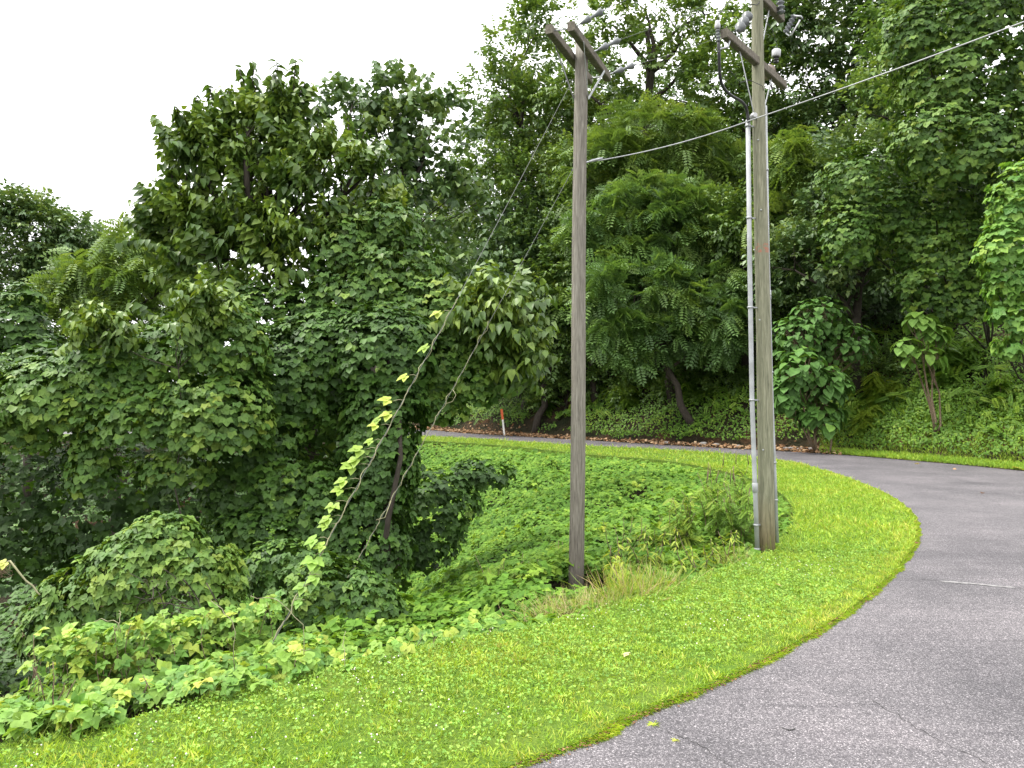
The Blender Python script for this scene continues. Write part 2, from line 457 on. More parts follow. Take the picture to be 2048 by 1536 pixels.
# ------------------------------------------------------------------ setting: ground, lawn, road
def axis(a, b, step, far):
    mid = np.arange(a, b + 1e-6, step)
    e = np.array([1.5, 4, 9, 18, 35, 70, 140, 300, 600, far])
    return np.concatenate([(a - e)[::-1], mid, b + e])
gx, gy = axis(-22, 22, .34, 1300), axis(-8, 60, .34, 1300)
XX, YY = np.meshgrid(gx, gy)
ZZ = terrain(XX, YY)
nx, ny = len(gx), len(gy)
idx = np.arange(nx * ny).reshape(ny, nx)
F = np.stack([idx[:-1, :-1], idx[:-1, 1:], idx[1:, 1:], idx[1:, :-1]], -1).reshape(-1, 4)
ground = link('ground', mesh_np('ground', np.stack([XX, YY, ZZ], -1).reshape(-1, 3), F, smooth_=True), M['ground'])
tag(ground, 'dark soil of the hollow, verge and wooded hillside', kind='structure')

def sheet(name, poly, z, mat, kind='structure', thick=.0):
    bm = bmesh.new()
    vs = [bm.verts.new((x, y, z)) for x, y in poly]
    es = [bm.edges.new((vs[i], vs[(i + 1) % len(vs)])) for i in range(len(vs))]
    bmesh.ops.triangle_fill(bm, edges=es, use_beauty=True)
    for f in bm.faces:
        if f.normal.z < 0: f.normal_flip()
    if thick:
        top = list(bm.faces)
        side = []
        lo = [bm.verts.new((x, y, z - thick)) for x, y in poly]
        for i in range(len(vs)):
            j = (i + 1) % len(vs)
            side.append(bm.faces.new((vs[i], vs[j], lo[j], lo[i])))
        bmesh.ops.recalc_face_normals(bm, faces=bm.faces[:])
    me = bpy.data.meshes.new(name); bm.to_mesh(me); bm.free()
    return tag(link(name, me, mat), kind=kind)
road = sheet('road', np.vstack([ROAD_IN, ROAD_OUT[::-1]]), 0.0, M['asphalt'], thick=.09)
tag(road, 'grey speckled asphalt lane curving round the lawn')
lawn = sheet('lawn', np.vstack([ROAD_IN, LAWN_IN[::-1]]), .012, M['lawn'], thick=.10)
tag(lawn, 'mown lawn verge on the inside of the bend')

def strip(name, pts, w, z, mat, parent):
    P = np.array(pts); T = nrm(np.gradient(P, axis=0)); Nn = np.stack([-T[:, 1], T[:, 0]], -1)
    ww = w * (.5 + .5 * rng.random(len(P))); ww[0] = ww[-1] = w * .15
    V = np.vstack([np.c_[P + Nn * ww[:, None], np.full(len(P), z)], np.c_[P - Nn * ww[:, None], np.full(len(P), z)]])
    n = len(P); F = [(i, i + 1, n + i + 1, n + i) for i in range(n - 1)]
    me = mesh_np(name, V, np.array(F)[:, ::-1]); return link(name, me, mat, parent)
def jag(px, n, amp):
    P = np.array([G(*q)[:2] for q in px]); t = np.linspace(0, len(P) - 1, n)
    Q = np.stack([np.interp(t, range(len(P)), P[:, k]) for k in range(2)], -1)
    return Q + rng.normal(0, amp, Q.shape)
strip('crack', jag([(1590, 1146), (1720, 1150), (1850, 1160), (2048, 1178)], 40, .012), .004, .004, M['crack'], road)
strip('crack', jag([(1330, 1460), (1400, 1490), (1470, 1540)], 24, .008), .003, .004, M['crack'], road)
strip('crack', jag([(1740, 1400), (1860, 1470), (1990, 1536)], 26, .01), .003, .004, M['crack'], road)
strip('crack', jag([(1560, 1455), (1578, 1462), (1592, 1458)], 8, .004), .006, .004, M['crack'], road)
strip('repair_patch', jag([(1880, 1163), (1950, 1168), (2030, 1176)], 16, .006), .045, .0045, M['patch'], road)

# ------------------------------------------------------------------ leaves
def fan(outline, ridge=.0, z_tip=-.1, z_side=.06):
    """outline: right-hand half from base to tip, in (x,y); folded along the midrib"""
    R = [(x, y, z_side * abs(x) * 2 + z_tip * y * y) for x, y in outline]
    base, tip = R[0], R[-1]
    mid = (0, .45, z_tip * .2 - .03)
    right = R[1:-1]; left = [(-x, y, z) for x, y, z in right]
    V = [base, tip, mid] + right + left
    n = len(right); F = []
    r = [0] + [3 + i for i in range(n)] + [1]; l = [0] + [3 + n + i for i in range(n)] + [1]
    for i in range(len(r) - 1):
        F.append((2, r[i], r[i + 1])); F.append((2, l[i + 1], l[i]))
    return np.array(V, float), np.array(F)
def kite(w=.3, z_tip=-.12, fold=.06):
    return np.array([(0, 0, 0), (w, .42, fold), (0, 1, z_tip), (-w, .42, fold)], float), np.array([(0, 1, 2), (0, 2, 3)])
def rz(a):
    c, s_ = math.cos(a), math.sin(a); return np.array([[c, -s_, 0], [s_, c, 0], [0, 0, 1]])
def join(parts):
    V, F, n = [], [], 0
    for v, f in parts:
        V.append(v); F.append(f + n); n += len(v)
    return np.vstack(V), np.vstack(F)
def trifol(leaf, side):
    v, f = leaf; out = [(v * .66 + np.array([0, .36, 0]), f)]
    for s_ in (-1, 1):
        vs, fs = side; vv = vs.copy() * .62
        out.append(((vv @ rz(-s_ * 1.08).T) + np.array([s_ * .03, .33, -.01]), fs))
    st = np.array([(-.012, 0, 0), (.012, 0, 0), (0, .4, .0)]); out.append((st, np.array([(0, 1, 2)])))
    return join(out)
kz = fan([(0, 0), (.27, .0), (.50, .24), (.47, .47), (.29, .58), (.20, .82), (0, 1.04)], z_tip=-.22, z_side=.13)
kz2 = fan([(0, 0), (.34, .05), (.46, .34), (.25, .74), (0, 1.04)], z_tip=-.3, z_side=.06)
kl = fan([(0, 0), (.42, .10), (.42, .60), (0, 1.0)], z_tip=-.2, z_side=.08)
kl2 = fan([(0, 0), (.46, .16), (.38, .64), (0, .95)], z_tip=-.05, z_side=.14)
T = {
    'kudzu_hi': [trifol(kz, kz2), trifol(kz2, kz)],
    'kudzu_lo': [trifol(kl, kite(.46, -.2, .08)), trifol(kl2, kite(.44, -.3, .02))],
    'kudzu_far': [trifol(kite(.44, -.2, .05), kite(.42, -.2, .05)), trifol(kite(.40, -.05, .12), kite(.44, -.3, .0))],
    'mulberry': [fan([(0, 0), (.30, .06), (.36, .32), (.22, .68), (0, 1.05)], z_tip=-.28, z_side=.10), fan([(0, 0), (.32, .12), (.33, .40), (0, 1.0)], z_tip=-.4, z_side=.14)],
    'kite': [kite(.32), kite(.26, -.25, .1)],
    'round': [kite(.42, -.15, .08), kite(.40, .05, .12)],
    'big': [fan([(0, 0), (.34, -.08), (.54, .22), (.50, .5), (.24, .84), (0, 1.08)], z_tip=-.2, z_side=.12), fan([(0, 0), (.38, -.05), (.56, .3), (.34, .74), (0, 1.0)], z_tip=-.35, z_side=.05)],
    'lance': [fan([(0, 0), (.11, .3), (.09, .65), (0, 1)], z_tip=-.3, z_side=.2)],
}
def pinnate(pairs, lw, droop=.25):
    out = []
    for i in range(pairs):
        t = (i + .7) / pairs; y = t; z = -droop * t * t
        ll = lw * (1 - .35 * abs(t - .45))
        for s_ in (-1, 1):
            v, f = kite(.24, -.1, .03)
            out.append(((v * ll) @ rz(-s_ * 1.15).T + np.array([0, y, z]), f))
    v, f = kite(.24); out.append((v * lw * .8 + np.array([0, 1, -droop]), f))
    return join(out)
T['pinnate'] = [pinnate(7, .30), pinnate(6, .34, .4)]
T['fern'] = [pinnate(12, .26, .3)]
v = np.array([(-.055, 0, 0), (.055, 0, 0), (.04, .6, .03), (0, 1, -.12)], float)
T['blade'] = [(v, np.array([(0, 1, 2), (0, 2, 3)])), (np.array([(-.05, 0, 0), (.05, 0, 0), (.05, .55, -.06), (.06, .95, -.35)], float), np.array([(0, 1, 2), (0, 2, 3)]))]
def straw(w, bend, zb):
    c = lambda t: (bend * t * t, t * (1 - .25 * bend), zb * t * t)
    V = []
    for t, ww in ((0, w), (.35, w), (.7, w * .8)):
        x, y, z = c(t); V += [(x - ww, y, z), (x + ww, y, z)]
    V.append(c(1)); return np.array(V, float), np.array([(0, 1, 3), (0, 3, 2), (2, 3, 5), (2, 5, 4), (4, 5, 6)])
T['straw'] = [straw(.007, .05, -.1), straw(.006, .3, -.3), straw(.007, -.25, -.2)]
cl = []
for k in range(3):
    vv = np.array([(0, 0, 0), (.36, .35, .08), (0, .62, .02), (-.36, .35, .08)], float)
    cl.append((vv @ rz(k * 2.094).T, np.array([(0, 1, 2), (0, 2, 3)])))
T['clover'] = [join(cl)]
# small round flower head: two crossed lumps
bmq = bmesh.new(); bmesh.ops.create_icosphere(bmq, subdivisions=1, radius=.5)
T['head'] = [(np.array([q.co[:] for q in bmq.verts]), np.array([[q.index for q in f_.verts] for f_ in bmq.faces]))]
bmq.free()

def frames(n, t):
    """leaf frames: Z along n, Y along t made square to n"""
    Z = nrm(n); Y = nrm(t - (t * Z).sum(-1, keepdims=True) * Z); X = np.cross(Y, Z)
    return np.stack([X, Y, Z], -1)         # columns

class Foliage:
    """leaf instances of one thing; build() makes the largest seen ones objects and joins the rest"""
    def __init__(s, kind):
        s.kind, s.P, s.R, s.S, s.Vr = kind, [], [], [], []
    def add(s, P, R, Sc, var):
        s.P.append(P); s.R.append(R); s.S.append(np.broadcast_to(Sc, (len(P),)).astype(float)); s.Vr.append(np.broadcast_to(var, (len(P),)).astype(float))
    def sprays(s, spr, P, R, Sc, var, jit=.10):
        o, r, q = spr
        n, k = len(P), len(o)
        Sc = np.broadcast_to(Sc, (n,))
        PP = P[:, None] + Sc[:, None, None] * np.einsum('nij,kj->nki', R, o)
        RR = np.einsum('nij,kjl->nkil', R, r)
        SS = Sc[:, None] * q[None]
        VV = np.broadcast_to(var, (n,))[:, None] + rng.normal(0, jit, (n, k))
        s.add(PP.reshape(-1, 3), RR.reshape(-1, 3, 3), SS.reshape(-1) * rng.uniform(.75, 1.2, n * k), VV.reshape(-1))
    def arrays(s):
        return np.vstack(s.P), np.vstack(s.R), np.concatenate(s.S), np.clip(np.concatenate(s.Vr), 0, 1)
    def joined(s, name, off, sel=None):
        P, R, Sc, Vr = s.arrays()
        if sel is not None: P, R, Sc, Vr = P[sel], R[sel], Sc[sel], Vr[sel]
        tv = T[s.kind]; which = rng.integers(0, len(tv), len(P))
        Vs, Fs, vs, n = [], [], [], 0
        for w, (v, f) in enumerate(tv):
            m = which == w
            if not m.any(): continue
            p = P[m][:, None] + Sc[m][:, None, None] * np.einsum('nij,kj->nki', R[m], v) - off
            c, k = len(p), len(v)
            Fs.append((f[None] + (np.arange(c) * k)[:, None, None] + n).reshape(-1, 3))
            Vs.append(p.reshape(-1, 3)); vs.append(np.repeat(Vr[m], k)); n += c * k
        return mesh_np(name, np.vstack(Vs), np.vstack(Fs), np.concatenate(vs))
    def build(s, part, mat, root, singles=0, single_name='leaf', cell=7):
        off = np.array(root.location) if root is not None else np.zeros(3)
        P, R, Sc, Vr = s.arrays()
        keep = np.ones(len(P), bool)
        if singles:
            d = P[:, 1]; ok = d > .5
            px = 1024 + FPX * P[:, 0] / np.maximum(d, .5); py = 790 - FPX * (P[:, 2] - CAMH) / np.maximum(d, .5)
            ok &= (px > 0) & (px < 2048) & (py > 0) & (py < 1536)
            ii = np.where(ok)[0]
            key = (px[ii] // cell).astype(int) * 4000 + (py[ii] // cell).astype(int)
            o = np.lexsort((d[ii], key)); ks = key[o]
            first = np.r_[True, ks[1:] != ks[:-1]]
            vis = ii[o[first]]
            facing = np.abs((R[vis][:, :, 2] * nrm(P[vis] - np.array([0, 0, CAMH]))).sum(-1)) + .35
            sc = Sc[vis] / d[vis] * facing
            pick = vis[np.argsort(-sc)[:singles]]
            keep[pick] = False
            key_ = (s.kind, mat.name)
            if key_ not in LIB:
                LIB[key_] = []
                for vi, (v, f) in enumerate(T[s.kind]):
                    row = []
                    for b in range(6):
                        me = mesh_np('leaf_shape', v, f, np.full(len(v), (b + .5) / 6)); me.materials.append(mat); row.append(me)
                    LIB[key_].append(row)
            lib = LIB[key_]
            for i in pick:
                me = lib[rng.integers(len(lib))][min(5, int(Vr[i] * 6))]
                ob = bpy.data.objects.new(single_name, me)
                m4 = np.eye(4); m4[:3, :3] = R[i] * Sc[i]; m4[:3, 3] = P[i] - off
                ob.matrix_basis = Matrix(m4.tolist())
                ob.parent = root
                C.objects.link(ob)
        if keep.any():
            o = link(part, s.joined(part, off, keep), mat, root)
            if root is not None: o['kind'] = 'stuff'
            return o
LIB = {}

def spray(n, length, ls, droop=.5, side=.8, fwd=.5, rise=.0, seed=0):
    """a twig along +Y with alternate leaves, Z up"""
    q = np.random.default_rng(seed)
    O, Rr, Q = [], [], []
    for i in range(n):
        t = (i + .5) / n; sg = -1 if i % 2 else 1
        if i == n - 1: sg = 0
        tip = np.array([sg * side + q.normal(0, .15), fwd + q.normal(0, .15), -droop + q.normal(0, .2)])
        nn = np.array([q.normal(0, .22), q.normal(0, .22), 1.]); tn_ = nrm(tip); nn = nn - (nn @ tn_) * tn_
        O.append((0 + q.normal(0, .03), t * length, rise * t * length + q.normal(0, .03))); Rr.append(frames(nn[None], tip[None])[0]); Q.append(ls * (1.1 - .35 * abs(t - .4)))
    return np.array(O), np.array(Rr), np.array(Q)
SPR = {
    'mulberry': [spray(13, .85, .22, .95, .8, .3, seed=1), spray(10, .6, .23, 1.15, .8, .25, seed=2)],
    'poplar': [spray(9, .5, .17, .5, .8, .3, seed=3), spray(8, .4, .17, .7, .9, .3, seed=4)],
    'oak': [spray(11, .7, .22, .35, .8, .5, seed=5), spray(9, .55, .24, .5, .8, .4, seed=6)],
    'locust': [spray(5, .5, .55, .35, .75, .6, seed=7), spray(5, .4, .60, .5, .8, .5, seed=8)],
    'vine': [spray(7, .5, .24, .9, .5, .2, seed=9), spray(6, .4, .26, 1.1, .5, .2, seed=10)],
    'weed': [spray(8, .35, .16, .3, .8, .5, seed=11)],
    'paulownia': [spray(5, .8, .50, .55, .8, .5, seed=12), spray(4, .6, .55, .7, .8, .4, seed=13)],
}

def lobes_of(spec, D):
    """(px,py,rx,ry[,dD]) -> centre, radii in metres"""
    c, r = [], []
    for l in spec:
        d = D + (l[4] if len(l) > 4 else 0)
        c.append(U(l[0], l[1], d)); k = d / FPX
        r.append((l[2] * k, min(l[2], l[3]) * k * .9 if len(l) < 6 else l[5], l[3] * k))
    return np.array(c), np.array(r)

def sphere_dirs(n):
    v_ = rng.normal(size=(n, 3)); return nrm(v_)

def clumpy(c, r, n_sub, per, back=.35, sub_r=.38, up_bias=.25, gap=-2., seed=0., low=-.65):
    """points on umbrella-shaped clumps spread over an ellipsoid; returns P, outward normals, clump tint"""
    d = sphere_dirs(n_sub * 3)
    d = d[(d[:, 2] > low)][:n_sub]
    tocam = nrm(np.array([0, 0, CAMH]) - c)
    keep = ((d * tocam).sum(-1) > -.25) | (rng.random(len(d)) < back)
    d = d[keep]
    rad = rng.uniform(.55, .95, len(d))[:, None]
    cen = c + d * r * rad
    if len(cen) == 0: return np.zeros((0, 3)), np.zeros((0, 3)), np.zeros(0)
    rs = r.mean() * sub_r * rng.uniform(.7, 1.35, len(cen))
    tint = rng.normal(0, .12, len(cen))
    k = per
    dd = sphere_dirs(len(cen) * k).reshape(len(cen), k, 3)
    dd = nrm(dd + .55 * d[:, None] + np.array([0, 0, up_bias + .25]))
    P = cen[:, None] + dd * rs[:, None, None] * rng.uniform(.55, 1.05, (len(cen), k, 1)) * np.array([1.15, 1.15, .75])
    Nn = nrm(dd * .8 + .5 * d[:, None])
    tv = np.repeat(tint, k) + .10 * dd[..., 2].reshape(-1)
    P, Nn = P.reshape(-1, 3), Nn.reshape(-1, 3)
    m = wob(P, 1.7 / max(r.mean(), .5), seed) > gap
    return P[m], Nn[m], tv[m]

def limb(mb, A, B, r0, r1, bend=.12, n=6, sides=6):
    A, B = np.asarray(A, float), np.asarray(B, float); L = np.linalg.norm(B - A)
    t = np.linspace(0, 1, n)[:, None]
    off = rng.normal(0, bend * L, 3) * np.array([1, 1, .4])
    P = A + (B - A) * t + off * np.sin(t * PI) + rng.normal(0, .015 * L, (n, 3)) * (t > 0) * (t < 1)
    mb.tube(P, r0 + (r1 - r0) * t[:, 0], sides)
    return P

def make_tree(name, label, group, spec, D, base_px, leaf, sprk, mat, tint=.45, density=1., size=1., n_sub=16, per=9, gap=-.55, trunk_r=.16,
              singles=0, twist=.3, base_D=None, shoots=False, cat='tree', sub_r=.38, low=-.65, extra=None, start=None):
    cs, rs = lobes_of(spec, D)
    if sprk == 'oak': density, size = density * 1.45, size * .9
    bD = base_D or D
    bx = (base_px - 1024) / FPX * bD
    bz = float(terrain(np.array([bx]), np.array([bD]))[0])
    A = np.array([bx, bD, bz - .2])
    if start is not None: A = U(*start); bx, bD, bz = A
    root = empty(name, (bx, bD, bz), label, cat, group)
    mb = MB()
    top = cs[np.argmax(cs[:, 2])]
    mid = cs.mean(0) * .5 + top * .5
    tp = limb(mb, A, mid, trunk_r, trunk_r * .35, .04, 9, 8)
    F_ = Foliage(leaf)
    for i, (c, r) in enumerate(zip(cs, rs)):
        k = int(np.clip(np.argmin(np.abs(tp[:, 2] - (c[2] - r[2] * 1.3))), 2, 7))
        lp = limb(mb, tp[k], c, trunk_r * .45, trunk_r * .14, .10, 6, 6)
        area = 4 * PI * ((r[0] * r[2]) ** .8 * 2 + (r[0] * r[1]) ** .8) / 3
        ns = max(6, int(n_sub * density * np.clip(area / 20, .2, 3.0)))
        P, Nn, tv = clumpy(c, r, ns, per, gap=gap, seed=i * 1.3 + D, sub_r=sub_r, low=low)
        # drop what lies deep inside another lobe
        for j in range(len(cs)):
            if j != i and len(P):
                q = ((P - cs[j]) / rs[j]); m = (q ** 2).sum(-1) > .42
                P, Nn, tv = P[m], Nn[m], tv[m]
        if not len(P): continue
        for b in range(min(5, len(P))):
            q = P[rng.integers(len(P))]
            limb(mb, lp[3 + rng.integers(0, 3)], q, trunk_r * .12, trunk_r * .04, .08, 4, 4)
        dirn = Nn + rng.normal(0, twist, Nn.shape)
        if shoots: dirn[:, 2] += .5
        upv = np.array([0, 0, 1.]) + rng.normal(0, .25, Nn.shape) + .25 * Nn
        Y = nrm(dirn); X = nrm(np.cross(Y, upv)); Z = np.cross(X, Y)
        R = np.stack([X, Y, Z], -1)
        half = rng.integers(0, len(SPR[sprk]), len(P))
        for w in range(len(SPR[sprk])):
            m = half == w
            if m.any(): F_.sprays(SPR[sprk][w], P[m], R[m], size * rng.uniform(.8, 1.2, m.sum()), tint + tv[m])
    if extra: extra(root, mb, F_)
    mb.build('trunk', M['bark'], root)
    F_.build('crown', mat, root, singles)
    return root

def kudzu_mass(name, label, group, spec, D, leaf='kudzu_lo', mat='kudzu', size=.28, cover=2.6, tint=.4, singles=0, base_px=None, base_D=None,
               cat='vine', noise_amp=.16, gap=-.38, low=-.8, flat=.5, stems=True, part='foliage', stem_r=.03):
    cs, rs = lobes_of(spec, D)
    bx = ((base_px or spec[0][0]) - 1024) / FPX * (base_D or D)
    bz = float(terrain(np.array([bx]), np.array([base_D or D]))[0])
    root = empty(name, (bx, base_D or D, bz), label, cat, group)
    F_ = Foliage(leaf)
    for i, (c, r) in enumerate(zip(cs, rs)):
        area = 4 * PI * (((r[0] * r[1]) ** 1.6 + (r[0] * r[2]) ** 1.6 + (r[1] * r[2]) ** 1.6) / 3) ** (1 / 1.6)
        n = int(cover * area / (.42 * size * size))
        d = sphere_dirs(n); d = d[d[:, 2] > low]
        tocam = nrm(np.array([0, 0, CAMH]) - c)
        d = d[((d * tocam).sum(-1) > -.3) | (rng.random(len(d)) < .7)]
        q = c + d * r
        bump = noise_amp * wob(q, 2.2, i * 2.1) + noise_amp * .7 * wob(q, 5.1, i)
        lay = np.where(rng.random(len(d)) < .64, rng.uniform(.94, 1.05, len(d)), rng.uniform(.55, .93, len(d)))
        P = c + d * r * (lay + bump)[:, None]
        m = (wob(P, 3.1, 9 + i) > gap) | (lay < .86)
        for j in range(len(cs)):
            if j != i: m &= (((P - cs[j]) / rs[j]) ** 2).sum(-1) > .75
        P, d = P[m], d[m]; bump = bump[m]
        z0 = terrain(P[:, 0], P[:, 1]); m = P[:, 2] > z0 - .05; P, d, bump = P[m], d[m], bump[m]
        nn = nrm(d / r * r.mean())
        Z = nn * .8 + np.array([0, 0, flat]) + rng.normal(0, .22, P.shape)
        tip = np.array([0, 0, -1.]) + nn * .5 + rng.normal(0, .4, P.shape)
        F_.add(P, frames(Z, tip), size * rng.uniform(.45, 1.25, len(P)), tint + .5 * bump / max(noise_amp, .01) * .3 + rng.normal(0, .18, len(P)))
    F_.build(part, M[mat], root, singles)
    if stems:
        mb = MB()
        A = np.array([bx, base_D or D, bz - .1])
        for i in range(len(cs)):
            limb(mb, A, cs[i] + np.array([0, .1, 0]), stem_r, stem_r * .5, .05, 7, 6)
        mb.build('stem', M['bark'], root)
    return root
# ------------------------------------------------------------------ trees on the hillside and beyond
def mulberry_shoots(root, mb, F_):
    """long upright shoots with hanging leaves that break the outline of the crown"""
    for (px, py, bx, by) in [(478,135,500,235),(505,122,505,230),(455,175,480,260),(553,124,560,225),(592,118,580,225),(610,165,590,250),(420,172,430,280),(392,192,410,290),(352,214,390,300),(332,262,385,315),(372,235,400,300),(440,225,450,300),
                             (640,205,630,290),(690,225,680,310),(730,260,715,330),(345,335,375,410),(372,338,385,415),(305,425,350,470),(318,392,365,450),(300,470,360,490),(330,500,390,520),(530,190,530,270),(660,240,650,320),(760,320,740,400),(350,555,420,580)]:
        dd = 11 + rng.normal(0, .35)
        A, B = U(bx, by, 11), U(px, py, dd); P = limb(mb, A, B, .016, .006, .06, 7, 5)
        L_ = np.linalg.norm(B - A); k = int(26 * L_) + 8; t = np.linspace(.12, 1, k)
        Q = np.stack([np.interp(t * 6, range(7), P[:, j]) for j in range(3)], -1); ax_ = nrm(B - A)
        sd_ = nrm(np.cross(ax_, (0, 1, .2))); sg = np.where(np.arange(k) % 2, 1., -1.)[:, None] * rng.uniform(.4, 1.1, (k, 1)); oth = np.cross(ax_, sd_)
        tip = sd_ * sg + oth * rng.normal(0, .6, (k, 1)) + np.array([0, 0, -.75]) + ax_ * .25
        tip = nrm(tip + rng.normal(0, .15, tip.shape)); up = np.array([0, 0, 1.]) + rng.normal(0, .25, tip.shape); up = up - (up * tip).sum(-1, keepdims=True) * tip
        F_.add(Q, frames(up, tip), .185 * (1.1 - .35 * t) * rng.uniform(.8, 1.2, k), .5 + rng.normal(0, .14, k))
